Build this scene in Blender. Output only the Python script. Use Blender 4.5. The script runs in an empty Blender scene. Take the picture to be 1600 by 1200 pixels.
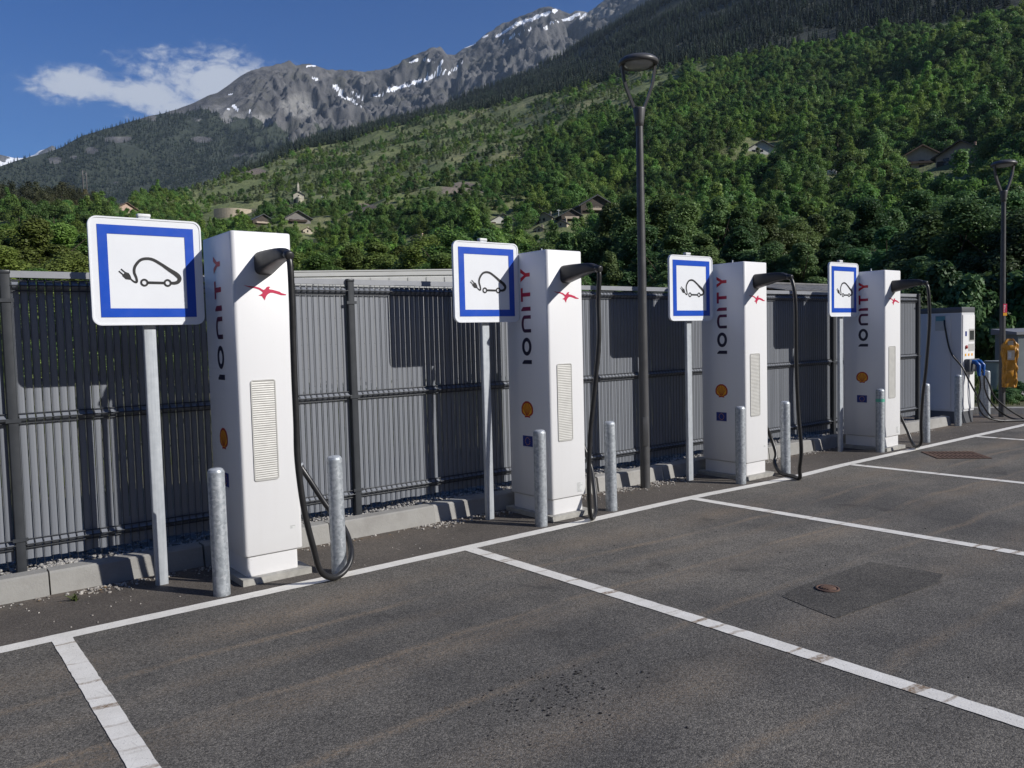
import bpy, bmesh, math, random
import numpy as np
from mathutils import Vector, Matrix
R = math.radians
rng = np.random.default_rng(7)
random.seed(7)
sc = bpy.context.scene
COL = sc.collection

# ------------------------------------------------------------------ camera
CAM_H = 1.62; YAW = R(37.91); PIT = R(3.27); ROL = R(1.47); FPX = 1271.9   # focal length in pixels of a 1600 px wide picture
_fw = np.array([math.sin(YAW), math.cos(YAW), 0.]); _rt = np.array([math.cos(YAW), -math.sin(YAW), 0.]); _up = np.array([0, 0, 1.])
CF = _fw*math.cos(PIT)-_up*math.sin(PIT); _u0 = _up*math.cos(PIT)+_fw*math.sin(PIT)
CR = _rt*math.cos(ROL)-_u0*math.sin(ROL); CU = _u0*math.cos(ROL)+_rt*math.sin(ROL)
CC = np.array([0, 0, CAM_H])
cd = bpy.data.cameras.new('camera'); cam = bpy.data.objects.new('camera', cd); COL.objects.link(cam)
m = Matrix(((CR[0], CU[0], -CF[0], 0), (CR[1], CU[1], -CF[1], 0), (CR[2], CU[2], -CF[2], CAM_H), (0, 0, 0, 1)))
cam.matrix_world = m
cd.sensor_width = 36; cd.lens = FPX/1600*36; cd.clip_start = .05; cd.clip_end = 40000
sc.camera = cam

# ------------------------------------------------------------------ light
SUN_D = Vector((-.462, .735, -.512)).normalized()       # direction the sunlight travels
SUN_EL = math.asin(-SUN_D.z); SUN_AZ = math.atan2(-SUN_D.x, -SUN_D.y)  # from +Y towards +X
w = bpy.data.worlds.new('World'); sc.world = w; w.use_nodes = True
nt = w.node_tree; nt.nodes.clear()
def N(tree, typ, **k):
    n = tree.nodes.new(typ)
    for a, b in k.items():
        if a == 'inp':
            for i, v in b.items(): n.inputs[i].default_value = v
        else: setattr(n, a, b)
    return n
sky = N(nt, 'ShaderNodeTexSky', sky_type='NISHITA', sun_disc=False, sun_elevation=SUN_EL, sun_rotation=SUN_AZ, altitude=1200., air_density=1.0, dust_density=.35, ozone_density=2.2)
bg = N(nt, 'ShaderNodeBackground', inp={1: .066}); wo = N(nt, 'ShaderNodeOutputWorld')
def pdir(x, y):
    d = CF+CR*(x-800)/FPX-CU*(y-600)/FPX
    return d/np.linalg.norm(d)
# one long broken cloud drifting past the mountain, in world directions
tc = N(nt, 'ShaderNodeTexCoord')
cc = pdir(255, 138); cr_ = np.cross(cc, [0, 0, 1.]); cr_ /= np.linalg.norm(cr_); cu_ = np.cross(cr_, cc)
def dotn(v):
    n = N(nt, 'ShaderNodeVectorMath', operation='DOT_PRODUCT'); n.inputs[1].default_value = tuple(v)
    nt.links.new(tc.outputs['Generated'], n.inputs[0]); return n.outputs['Value']
def M(tree, op, a, b=None, c=None, clamp=False):
    n = tree.nodes.new('ShaderNodeMath'); n.operation = op; n.use_clamp = clamp
    for i, v in enumerate((a, b, c)):
        if v is None: continue
        if isinstance(v, (int, float)): n.inputs[i].default_value = v
        else: tree.links.new(v, n.inputs[i])
    return n.outputs[0]
cu0 = dotn(cr_); cv0 = dotn(cu_); cw0 = dotn(cc)
mp = N(nt, 'ShaderNodeMapping'); mp.inputs['Scale'].default_value = (13, 13, 22)
nt.links.new(tc.outputs['Generated'], mp.inputs[0])
n1 = N(nt, 'ShaderNodeTexNoise', inp={'Scale': 1.1, 'Detail': 9., 'Roughness': .62, 'Distortion': .9}); nt.links.new(mp.outputs[0], n1.inputs[0])
n2 = N(nt, 'ShaderNodeTexNoise', inp={'Scale': 5., 'Detail': 8., 'Roughness': .6, 'Distortion': .6}); nt.links.new(mp.outputs[0], n2.inputs[0])
def blob(u0, v0, su, sv):
    a = M(nt, 'POWER', M(nt, 'ABSOLUTE', M(nt, 'DIVIDE', M(nt, 'SUBTRACT', cu0, u0), su)), 2.)
    b = M(nt, 'POWER', M(nt, 'ABSOLUTE', M(nt, 'DIVIDE', M(nt, 'SUBTRACT', cv0, v0), sv)), 2.)
    return M(nt, 'SUBTRACT', 1., M(nt, 'SQRT', M(nt, 'ADD', a, b)))
bl = M(nt, 'MAXIMUM', blob(.058, .008, .108, .047), blob(-.080, -.003, .062, .024))
bl = M(nt, 'MAXIMUM', bl, blob(.03, -.02, .07, .02))
bl = M(nt, 'MAXIMUM', bl, blob(-.02, -.008, .075, .022))
dens = M(nt, 'ADD', M(nt, 'MULTIPLY', bl, .78), M(nt, 'MULTIPLY', M(nt, 'SUBTRACT', n1.outputs['Fac'], .5), 1.05))
dens = M(nt, 'ADD', dens, M(nt, 'MULTIPLY', M(nt, 'SUBTRACT', n2.outputs['Fac'], .5), .75))
mr = N(nt, 'ShaderNodeMapRange', interpolation_type='SMOOTHERSTEP', inp={1: .02, 2: .60, 3: 0., 4: .88}); nt.links.new(dens, mr.inputs[0])
fr = M(nt, 'MULTIPLY', mr.outputs[0], M(nt, 'GREATER_THAN', cw0, .5))
mx = N(nt, 'ShaderNodeMix', data_type='RGBA'); mx.inputs['B'].default_value = (8.6, 9.2, 10.4, 1)
hs = N(nt, 'ShaderNodeHueSaturation', inp={'Hue': .518, 'Saturation': 1.42, 'Value': 1.28}); nt.links.new(sky.outputs[0], hs.inputs['Color'])
nt.links.new(fr, mx.inputs[0]); nt.links.new(hs.outputs[0], mx.inputs['A']); nt.links.new(mx.outputs['Result'], bg.inputs[0])
nt.links.new(bg.outputs[0], wo.inputs[0])
sd = bpy.data.lights.new('sun', 'SUN'); sd.energy = 5.0; sd.angle = R(.53); sd.color = (1, .965, .915)
so = bpy.data.objects.new('sun', sd); COL.objects.link(so); so.rotation_euler = SUN_D.to_track_quat('-Z', 'Y').to_euler(); so.location = (20, -30, 40)
sc.view_settings.view_transform = 'Standard'; sc.view_settings.look = 'None'; sc.view_settings.gamma = 1; sc.view_settings.exposure = 0.14
sc.render.engine = 'CYCLES'; sc.render.resolution_x = 1024; sc.render.resolution_y = 768
sc.cycles.max_bounces = 8; sc.cycles.transparent_max_bounces = 8

# ------------------------------------------------------------------ helpers
def pproj(P):
    P = np.asarray(P, float)-CC; d = P@CF
    return 800+FPX*(P@CR)/d, 600-FPX*(P@CU)/d, d
def on_y(x, y, Y): d = pdir(x, y); return CC+d*Y/d[1]
def on_x(x, y, X): d = pdir(x, y); return CC+d*X/d[0]
def on_z(x, y, z=0.): d = pdir(x, y); return CC+d*(z-CAM_H)/d[2]
def azel(x, y): d = pdir(x, y); return math.atan2(d[0], d[1]), math.asin(d[2])

def tag(o, label=None, cat=None, group=None, kind=None):
    if label: o['label'] = label
    if cat: o['category'] = cat
    if group: o['group'] = group
    if kind: o['kind'] = kind
    return o
def empty(name, loc=(0, 0, 0), rz=0):
    o = bpy.data.objects.new(name, None); COL.objects.link(o); o.location = loc; o.rotation_euler = (0, 0, rz); o.empty_display_size = .1
    return o
def np_mesh(name, V, F, smooth=False):
    """V (n,3), F (m,k) array of equal-sized faces"""
    V = np.asarray(V, np.float32); F = np.asarray(F, np.int32)
    me = bpy.data.meshes.new(name); me.vertices.add(len(V)); me.vertices.foreach_set('co', V.ravel())
    k = F.shape[1]; me.loops.add(F.size); me.loops.foreach_set('vertex_index', F.ravel())
    me.polygons.add(len(F)); me.polygons.foreach_set('loop_start', np.arange(0, F.size, k, dtype=np.int32))
    me.polygons.foreach_set('use_smooth', np.full(len(F), smooth)); me.update(calc_edges=True); return me
def link(name, me, mat=None, parent=None, loc=None):
    o = bpy.data.objects.new(name, me); COL.objects.link(o)
    if mat and not me.materials: me.materials.append(mat)
    if parent: o.parent = parent
    if loc is not None: o.location = loc
    return o
class MB:
    def __init__(s): s.v = []; s.f = []; s.sm = []
    def add(s, V, F, smooth=False):
        b = len(s.v); s.v += [tuple(map(float, p)) for p in V]; s.f += [tuple(i+b for i in f) for f in F]; s.sm += [smooth]*len(F); return s
    def box(s, x0, x1, y0, y1, z0, z1):
        return s.add([(x0, y0, z0), (x1, y0, z0), (x1, y1, z0), (x0, y1, z0), (x0, y0, z1), (x1, y0, z1), (x1, y1, z1), (x0, y1, z1)],
                     [(0, 3, 2, 1), (4, 5, 6, 7), (0, 1, 5, 4), (1, 2, 6, 5), (2, 3, 7, 6), (3, 0, 4, 7)])
    def tube(s, path, rad, n=10, caps=True):
        P = [Vector(p) for p in path]; rs = rad if hasattr(rad, '__len__') else [rad]*len(P)
        V = []; F = []; ref = None
        for i, p in enumerate(P):
            t = (P[min(i+1, len(P)-1)]-P[max(i-1, 0)]).normalized()
            if ref is None: ref = t.orthogonal().normalized()
            ref = (ref-t*ref.dot(t)).normalized(); b = t.cross(ref)
            for k in range(n):
                a = 2*math.pi*k/n; V.append(p+(ref*math.cos(a)+b*math.sin(a))*rs[i])
        for i in range(len(P)-1):
            for k in range(n): F.append((i*n+k, i*n+(k+1) % n, (i+1)*n+(k+1) % n, (i+1)*n+k))
        s.add(V, F, True)
        if caps:
            s.add(V[:n], [tuple(range(n-1, -1, -1))]); s.add(V[-n:], [tuple(range(n))])
        return s
    def lathe(s, prof, n=24, c=(0, 0)):
        V = []; F = []
        for (r, z) in prof:
            for k in range(n): a = 2*math.pi*k/n; V.append((c[0]+r*math.cos(a), c[1]+r*math.sin(a), z))
        for i in range(len(prof)-1):
            for k in range(n): F.append((i*n+k, i*n+(k+1) % n, (i+1)*n+(k+1) % n, (i+1)*n+k))
        return s.add(V, F, True)
    def rprism(s, x0, x1, y0, y1, z0, z1, r=.03, seg=5, bev=.0):
        """upright box with rounded vertical edges, top and bottom edge eased by bev"""
        pts = []
        for cx, cy, a0 in ((x1-r, y1-r, 0), (x0+r, y1-r, 90), (x0+r, y0+r, 180), (x1-r, y0+r, 270)):
            for k in range(seg+1):
                a = R(a0+90*k/seg); pts.append((cx, cy, math.cos(a), math.sin(a)))
        rings = [(r, z0)] if not bev else [(r-bev, z0), (r-bev*.3, z0+bev*.3), (r, z0+bev)]
        rings += [(r, z1)] if not bev else [(r, z1-bev), (r-bev*.3, z1-bev*.3), (r-bev, z1)]
        n = len(pts); V = [(p[0]+p[2]*q, p[1]+p[3]*q, z) for q, z in rings for p in pts]
        F = [(i*n+k, i*n+(k+1) % n, (i+1)*n+(k+1) % n, (i+1)*n+k) for i in range(len(rings)-1) for k in range(n)]
        s.add(V, F, True); m = len(rings)-1
        s.add(V[:n], [tuple(range(n-1, -1, -1))]); s.add(V[m*n:], [tuple(range(n))]); return s
    def slab(s, poly, o, ux, uy, d, th=.0):
        """flat polygon in plane (o; ux, uy), pushed out along d with thickness th"""
        o, ux, uy, d = map(Vector, (o, ux, uy, d)); n = len(poly)
        T = [o+ux*p[0]+uy*p[1]+d*th for p in poly]; B = [o+ux*p[0]+uy*p[1] for p in poly]
        ar = sum(poly[i][0]*poly[(i+1) % n][1]-poly[(i+1) % n][0]*poly[i][1] for i in range(n))
        flip = (ar > 0) != (ux.cross(uy).dot(d) > 0)
        idx = tuple(range(n)); idx = idx[::-1] if flip else idx
        s.add(T, [idx])
        if th: s.add(T+B, [((i+1) % n, i, i+n, (i+1) % n+n) if not flip else (i, (i+1) % n, (i+1) % n+n, i+n) for i in range(n)])
        return s
    def mesh(s, name):
        me = bpy.data.meshes.new(name); me.from_pydata(s.v, [], s.f); me.polygons.foreach_set('use_smooth', s.sm); me.update(); return me
    def build(s, name, mat, parent=None, tri=False, loc=None):
        me = s.mesh(name)
        if tri:
            bm = bmesh.new(); bm.from_mesh(me); bmesh.ops.triangulate(bm, faces=bm.faces, ngon_method='EAR_CLIP'); bm.to_mesh(me); bm.free()
        me.materials.append(mat)
        return link(name, me, None, parent, loc)
def spline(pts, n=8):
    P = [np.array(p, float) for p in pts]; P = [2*P[0]-P[1]]+P+[2*P[-1]-P[-2]]; out = []
    for i in range(1, len(P)-2):
        for k in range(n):
            t = k/n; a, b, c, d = P[i-1:i+3]
            out.append(.5*((2*b)+(c-a)*t+(2*a-5*b+4*c-d)*t*t+(3*b-a-3*c+d)*t**3))
    return out+[P[-2]]
# --- numpy gradient noise
_perm = np.random.default_rng(3).permutation(256); _perm = np.concatenate([_perm, _perm])
_g = np.array([(math.cos(a), math.sin(a)) for a in np.linspace(0, 2*math.pi, 16, endpoint=False)])
def perlin(x, y):
    xi = np.floor(x).astype(int); yi = np.floor(y).astype(int); xf = x-xi; yf = y-yi; xi &= 255; yi &= 255
    u = xf*xf*xf*(xf*(xf*6-15)+10); v = yf*yf*yf*(yf*(yf*6-15)+10)
    def g(a, b, dx, dy): q = _g[_perm[_perm[(xi+a) & 255]+((yi+b) & 255)] & 15]; return q[..., 0]*dx+q[..., 1]*dy
    n0 = g(0, 0, xf, yf)*(1-u)+g(1, 0, xf-1, yf)*u; n1_ = g(0, 1, xf, yf-1)*(1-u)+g(1, 1, xf-1, yf-1)*u
    return (n0*(1-v)+n1_*v)*1.5
def fbm(x, y, o=5, gain=.5, ridged=False):
    s = 0; a = 1; 
    for k in range(o):
        n = perlin(x*2**k+17.3*k, y*2**k-9.1*k); s = s+a*((1-2*np.abs(n)) if ridged else n); a *= gain
    return s

# ------------------------------------------------------------------ materials
def new_mat(name):
    m = bpy.data.materials.new(name); m.use_nodes = True; t = m.node_tree; t.nodes.clear()
    o = t.nodes.new('ShaderNodeOutputMaterial'); b = t.nodes.new('ShaderNodeBsdfPrincipled'); t.links.new(b.outputs[0], o.inputs[0])
    return m, t, b, o
def ramp(t, fac, stops):
    r = t.nodes.new('ShaderNodeValToRGB'); e = r.color_ramp.elements
    while len(e) < len(stops): e.new(.5)
    for k, (p, c) in enumerate(stops): e[k].position = p; e[k].color = (*c, 1) if len(c) == 3 else c
    t.links.new(fac, r.inputs[0]); return r.outputs[0]
def noise(t, vec, scale, detail=4, rough=.55, dist=0.):
    n = N(t, 'ShaderNodeTexNoise', inp={'Scale': scale, 'Detail': detail, 'Roughness': rough, 'Distortion': dist})
    if vec is not None: t.links.new(vec, n.inputs[0])
    return n.outputs['Fac']
def mixc(t, fac, a, b, blend='MIX'):
    n = N(t, 'ShaderNodeMix', data_type='RGBA', blend_type=blend)
    for s, v in (('Factor', fac), ('A', a), ('B', b)):
        i = n.inputs[0] if s == 'Factor' else n.inputs[s]
        if isinstance(v, (int, float)): i.default_value = v
        elif isinstance(v, tuple): i.default_value = (*v, 1) if len(v) == 3 else v
        else: t.links.new(v, i)
    return n.outputs['Result']
def bump(t, b, h, strength=.3, dist=.01):
    n = N(t, 'ShaderNodeBump', inp={'Strength': strength, 'Distance': dist}); t.links.new(h, n.inputs['Height']); t.links.new(n.outputs[0], b.inputs['Normal'])
def objco(t): return t.nodes.new('ShaderNodeTexCoord').outputs['Object']
def mat(name, c, rough=.5, metal=0., var=.12, scale=6., bstr=0., bscale=60., spec=.5, coat=0.):
    m, t, b, o = new_mat(name); v = objco(t); n = noise(t, v, scale, 5, .6)
    lo = tuple(x*(1-var) for x in c); hi = tuple(min(1, x*(1+var)) for x in c)
    t.links.new(ramp(t, n, [(.3, lo), (.7, hi)]), b.inputs['Base Color'])
    b.inputs['Roughness'].default_value = rough; b.inputs['Metallic'].default_value = metal; b.inputs['Specular IOR Level'].default_value = spec
    t.links.new(M(t, 'ADD', M(t, 'MULTIPLY', noise(t, v, scale*3, 3), .2), rough-.1), b.inputs['Roughness'])
    if coat: b.inputs['Coat Weight'].default_value = coat; b.inputs['Coat Roughness'].default_value = .15
    if bstr: bump(t, b, noise(t, v, bscale, 4, .6), bstr, .004)
    return m
MT = {}
MT['white'] = mat('white_powder_coat', (.80, .80, .80), .38, 0, .02, 2.5, .04, 180)
def dirty_white():
    m, t, b, o = new_mat('white_enamel_panel'); v = objco(t)
    sep = t.nodes.new('ShaderNodeSeparateXYZ'); t.links.new(v, sep.inputs[0])
    st = N(t, 'ShaderNodeMapping'); st.inputs['Scale'].default_value = (14, 14, .9); t.links.new(v, st.inputs[0])
    streak = ramp(t, noise(t, st.outputs[0], 1., 5, .6), [(.52, (0, 0, 0)), (.78, (1, 1, 1))])
    low = ramp(t, M(t, 'ADD', sep.outputs['Z'], M(t, 'MULTIPLY', noise(t, v, 9, 4), .25)), [(.12, (1, 1, 1)), (.5, (0, 0, 0))])
    spk = ramp(t, noise(t, v, 55, 2, .4), [(.73, (0, 0, 0)), (.76, (1, 1, 1))])
    c = mixc(t, M(t, 'MULTIPLY', streak, .10), (.74, .74, .745), (.60, .585, .56))
    c = mixc(t, M(t, 'MULTIPLY', low, .16), c, (.44, .40, .35))
    c = mixc(t, M(t, 'MULTIPLY', spk, .14), c, (.3, .28, .25))
    t.links.new(c, b.inputs['Base Color']); b.inputs['Roughness'].default_value = .36
    bump(t, b, noise(t, v, 3, 2), .05, .02); return m
MT['panel'] = dirty_white()
MT['black'] = mat('black_plastic', (.022, .022, .024), .42, 0, .25, 8, .08, 300)
MT['rubber'] = mat('black_rubber_cable', (.02, .02, .021), .36, 0, .25, 20)
MT['grille'] = mat('grey_grille', (.47, .465, .44), .5, .1, .08, 9)
MT['concrete'] = mat('concrete', (.36, .35, .32), .85, 0, .22, 14, .5, 90)
MT['fence'] = mat('anthracite_lacquer', (.036, .04, .046), .42, .1, .15, 6)
def slat_mat():
    m, t, b, o = new_mat('grey_slat_plastic'); v = objco(t); oi = t.nodes.new('ShaderNodeObjectInfo')
    st = N(t, 'ShaderNodeMapping'); st.inputs['Scale'].default_value = (60, 60, 1.6); t.links.new(v, st.inputs[0])
    n = noise(t, st.outputs[0], 1., 4); dust = noise(t, v, 2.4, 4)
    c = mixc(t, oi.outputs['Random'], (.150, .164, .192), (.172, .187, .215))
    c = mixc(t, M(t, 'MULTIPLY', n, .35), c, (.125, .135, .155)); c = mixc(t, M(t, 'MULTIPLY', dust, .22), c, (.20, .21, .225))
    t.links.new(c, b.inputs['Base Color']); b.inputs['Roughness'].default_value = .50; b.inputs['Specular IOR Level'].default_value = 1.; return m
MT['slat'] = slat_mat()
MT['cap'] = mat('grey_cap_rail', (.27, .28, .30), .45, .1, .1, 5)
def galv():
    m, t, b, o = new_mat('galvanised_steel'); v = objco(t); oi = t.nodes.new('ShaderNodeObjectInfo')
    va = t.nodes.new('ShaderNodeVectorMath'); va.operation = 'ADD'; t.links.new(v, va.inputs[0]); t.links.new(oi.outputs['Location'], va.inputs[1])
    vo = N(t, 'ShaderNodeTexVoronoi', inp={'Scale': 55.}); t.links.new(va.outputs[0], vo.inputs[0])
    sp = N(t, 'ShaderNodeSeparateColor'); t.links.new(vo.outputs['Color'], sp.inputs[0])
    n = noise(t, va.outputs[0], 26, 5, .65, .4); f = M(t, 'ADD', M(t, 'MULTIPLY', sp.outputs[0], .45), M(t, 'MULTIPLY', n, .62))
    t.links.new(ramp(t, f, [(.3, (.30, .325, .35)), (.55, (.39, .42, .445)), (.75, (.48, .505, .53)), (.9, (.60, .62, .64))]), b.inputs['Base Color'])
    b.inputs['Metallic'].default_value = .45; t.links.new(ramp(t, n, [(.3, (.62,)*3), (.75, (.36,)*3)]), b.inputs['Roughness']); bump(t, b, f, .15, .002); return m
MT['galv'] = galv()
def galv_post():
    m, t, b, o = new_mat('galvanised_sign_post'); v = objco(t)
    st = N(t, 'ShaderNodeMapping'); st.inputs['Scale'].default_value = (70, 70, 3); t.links.new(v, st.inputs[0])
    n = noise(t, st.outputs[0], 1., 4); n2_ = noise(t, v, 18, 4)
    t.links.new(ramp(t, M(t, 'ADD', M(t, 'MULTIPLY', n, .6), M(t, 'MULTIPLY', n2_, .4)), [(.3, (.36, .39, .42)), (.7, (.58, .61, .64))]), b.inputs['Base Color'])
    b.inputs['Metallic'].default_value = .35; b.inputs['Roughness'].default_value = .5; return m
MT['post'] = galv_post()
MT['sign_white'] = mat('sign_white_film', (.74, .76, .79), .4, 0, .03, 3)
MT['sign_blue'] = mat('sign_blue_film', (.004, .066, .46), .35, 0, .06, 4)
MT['ink'] = mat('black_print', (.012, .012, .014), .45, 0, .1, 9)
MT['red'] = mat('red_print', (.52, .014, .07), .45, 0, .05, 9)
MT['yellow'] = mat('yellow_print', (.78, .36, .012), .45, 0, .05, 9)
MT['darkred'] = mat('dark_red_print', (.36, .012, .012), .45, 0, .05, 9)
MT['eublue'] = mat('flag_blue_print', (.012, .03, .20), .45, 0, .05, 9)
MT['grey_print'] = mat('grey_print', (.3, .3, .3), .5, 0, .1, 9)
MT['lamp'] = mat('dark_lamp_lacquer', (.088, .088, .090), .42, .2, .15, 5)
MT['lens'] = mat('lamp_lens', (.34, .35, .35), .15, 0, .08, 20)
MT['label'] = mat('label_film', (.66, .67, .66), .4, 0, .05, 30)
def letters_mat():
    m, t, b, o = new_mat('lettering_navy_to_red'); v = objco(t); s = t.nodes.new('ShaderNodeSeparateXYZ'); t.links.new(v, s.inputs[0])
    f = M(t, 'DIVIDE', M(t, 'SUBTRACT', s.outputs['Z'], 1.378), .855)
    f = M(t, 'ADD', f, M(t, 'MULTIPLY', M(t, 'SUBTRACT', noise(t, v, 30, 2), .5), .02))
    t.links.new(ramp(t, f, [(.3, (.012, .012, .04)), (.5, (.09, .008, .05)), (.68, (.30, .008, .05)), (.9, (.52, .012, .03))]), b.inputs['Base Color']); b.inputs['Roughness'].default_value = .4; return m
MT['letters'] = letters_mat()

def asphalt_mat(name, base=1., brown=0., patch=False):
    m, t, b, o = new_mat(name); v = objco(t); s = t.nodes.new('ShaderNodeSeparateXYZ'); t.links.new(v, s.inputs[0])
    vo = N(t, 'ShaderNodeTexVoronoi', inp={'Scale': 165., 'Randomness': 1.}); t.links.new(v, vo.inputs[0])
    sp = N(t, 'ShaderNodeSeparateColor'); t.links.new(vo.outputs['Color'], sp.inputs[0])
    vo2 = N(t, 'ShaderNodeTexVoronoi', inp={'Scale': 47.}); t.links.new(v, vo2.inputs[0]); sp2 = N(t, 'ShaderNodeSeparateColor'); t.links.new(vo2.outputs['Color'], sp2.inputs[0])
    gr = noise(t, v, 260, 3, .7)
    agg = M(t, 'ADD', M(t, 'MULTIPLY', sp.outputs[0], .62), M(t, 'MULTIPLY', gr, .45))
    k = base
    c = ramp(t, agg, [(.14, (.030*k, .0285*k, .026*k)), (.42, (.094*k, .089*k, .081*k)), (.66, (.150*k, .142*k, .130*k)), (.86, (.235*k, .22*k, .195*k)), (.985, (.46, .44, .40))])
    big = noise(t, v, .42, 4, .55, .6); mid = noise(t, v, 2.2, 5, .6)
    c = mixc(t, 1., c, ramp(t, big, [(.34, (.74, .74, .75)), (.5, (1., .985, .96)), (.66, (1.32, 1.28, 1.21))]), 'MULTIPLY')
    c = mixc(t, 1., c, ramp(t, mid, [(.36, (.84, .84, .84)), (.64, (1.12, 1.11, 1.09))]), 'MULTIPLY')
    # tyre tracks: dusty brown bands running along the row of stalls
    if not patch:
        yw = M(t, 'ADD', s.outputs['Y'], M(t, 'MULTIPLY', M(t, 'SUBTRACT', noise(t, v, .35, 3), .5), .5))
        tot = None
        for y0, wd, am in ((4.62, .26, .62), (4.30, .05, .8), (3.62, .05, .85), (3.50, .16, .45), (2.95, .05, .6), (2.45, .22, .4), (4.0, .10, .4), (1.9, .06, .5)):
            a = M(t, 'SUBTRACT', 1., M(t, 'DIVIDE', M(t, 'ABSOLUTE', M(t, 'SUBTRACT', yw, y0)), wd), clamp=True)
            a = M(t, 'MULTIPLY', a, am); tot = a if tot is None else M(t, 'MAXIMUM', tot, a)
        br = ramp(t, noise(t, v, .8, 4, .7), [(.34, (.05,)*3), (.60, (1,)*3)])
        fine = ramp(t, noise(t, v, 60, 2, .5), [(.38, (.1,)*3), (.62, (1,)*3)])
        c = mixc(t, M(t, 'MULTIPLY', M(t, 'MULTIPLY', tot, br), fine), c, (.30, .225, .15))
        # strip under the chargers is darker and browner
        st = ramp(t, M(t, 'ADD', s.outputs['Y'], M(t, 'MULTIPLY', M(t, 'SUBTRACT', mid, .5), .1)), [(.0, (0,)*3), (1., (1,)*3)])
        edge = M(t, 'MULTIPLY', M(t, 'SUBTRACT', s.outputs['Y'], 5.1), 12., clamp=True)
        c = mixc(t, M(t, 'MULTIPLY', edge, .5), c, mixc(t, mid, (.055, .046, .041), (.10, .077, .064)))
    if not patch:
        foot = M(t, 'MULTIPLY', M(t, 'MULTIPLY', M(t, 'SUBTRACT', s.outputs['Y'], 5.80), 4.5, clamp=True), ramp(t, noise(t, v, 2.6, 5, .7), [(.40, (0,)*3), (.62, (1,)*3)]))
        c = mixc(t, M(t, 'MULTIPLY', foot, .8), c, ramp(t, gr, [(.35, (.085, .062, .045)), (.65, (.24, .19, .145))]))
        oil = ramp(t, noise(t, v, 1.7, 3, .5, .8), [(.66, (0,)*3), (.74, (1,)*3)])
        c = mixc(t, M(t, 'MULTIPLY', oil, .45), c, (.03, .028, .026))
    t.links.new(c, b.inputs['Base Color']); b.inputs['Roughness'].default_value = .82; b.inputs['Specular IOR Level'].default_value = .35
    h = M(t, 'ADD', M(t, 'MULTIPLY', vo.outputs['Distance'], -.8), M(t, 'MULTIPLY', gr, .5)); bump(t, b, h, .6, .005)
    return m
MT['asphalt'] = asphalt_mat('asphalt')
MT['patch'] = asphalt_mat('asphalt_repair', .68, patch=True)
def paint_mat():
    m, t, b, o = new_mat('white_road_paint'); v = objco(t); s = t.nodes.new('ShaderNodeSeparateXYZ'); t.links.new(v, s.inputs[0])
    n = noise(t, v, 7, 6, .7); c = ramp(t, n, [(.3, (.66, .635, .575)), (.65, (.79, .765, .705))])
    wv = M(t, 'ADD', s.outputs['Y'], M(t, 'MULTIPLY', M(t, 'SUBTRACT', noise(t, v, 8, 4), .5), .05)); wv = M(t, 'ADD', wv, M(t, 'MULTIPLY', s.outputs['X'], .13))
    b1 = noise(t, N1D(t, wv), 8.5, 2, .5); bands = ramp(t, b1, [(.56, (0,)*3), (.60, (1,)*3)])
    inn = M(t, 'LESS_THAN', s.outputs['Y'], 5.0)
    fine = ramp(t, noise(t, v, 45, 4, .7), [(.35, (.25,)*3), (.6, (1,)*3)])
    c = mixc(t, M(t, 'MULTIPLY', M(t, 'MULTIPLY', M(t, 'MULTIPLY', M(t, 'MULTIPLY', bands, inn), fine), .95), ramp(t, noise(t, v, 1.4, 3), [(.36, (.15,)*3), (.50, (1,)*3)])), c, (.20, .13, .07))
    cr = N(t, 'ShaderNodeTexVoronoi', feature='DISTANCE_TO_EDGE', inp={'Scale': 5.}); t.links.new(v, cr.inputs[0])
    c = mixc(t, M(t, 'MULTIPLY', M(t, 'LESS_THAN', cr.outputs[0], .006), .18), c, (.2, .18, .16))
    pit = M(t, 'GREATER_THAN', noise(t, v, 120, 2, .5), .70); c = mixc(t, M(t, 'MULTIPLY', pit, .7), c, (.1, .095, .09))
    t.links.new(c, b.inputs['Base Color']); b.inputs['Roughness'].default_value = .7; bump(t, b, noise(t, v, 130, 3), .4, .004); return m
def N1D(t, val):
    c = t.nodes.new('ShaderNodeCombineXYZ'); t.links.new(val, c.inputs[0]); return c.outputs[0]
MT['paint'] = paint_mat()
def stone_mat(name, a, bcol, rough=.85):
    m, t, b, o = new_mat(name); g = t.nodes.new('ShaderNodeNewGeometry'); v = objco(t)
    c = mixc(t, g.outputs['Random Per Island'], a, bcol); c = mixc(t, M(t, 'MULTIPLY', noise(t, v, 60, 3), .4), c, tuple(x*.6 for x in a))
    t.links.new(c, b.inputs['Base Color']); b.inputs['Roughness'].default_value = rough; return m
MT['gravel'] = stone_mat('pale_gravel', (.20, .19, .18), (.52, .50, .46))
MT['crumb'] = stone_mat('dark_crumbs', (.010, .010, .010), (.035, .03, .028))
MT['pebble'] = stone_mat('pale_pebbles', (.20, .18, .16), (.56, .53, .48))
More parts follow.
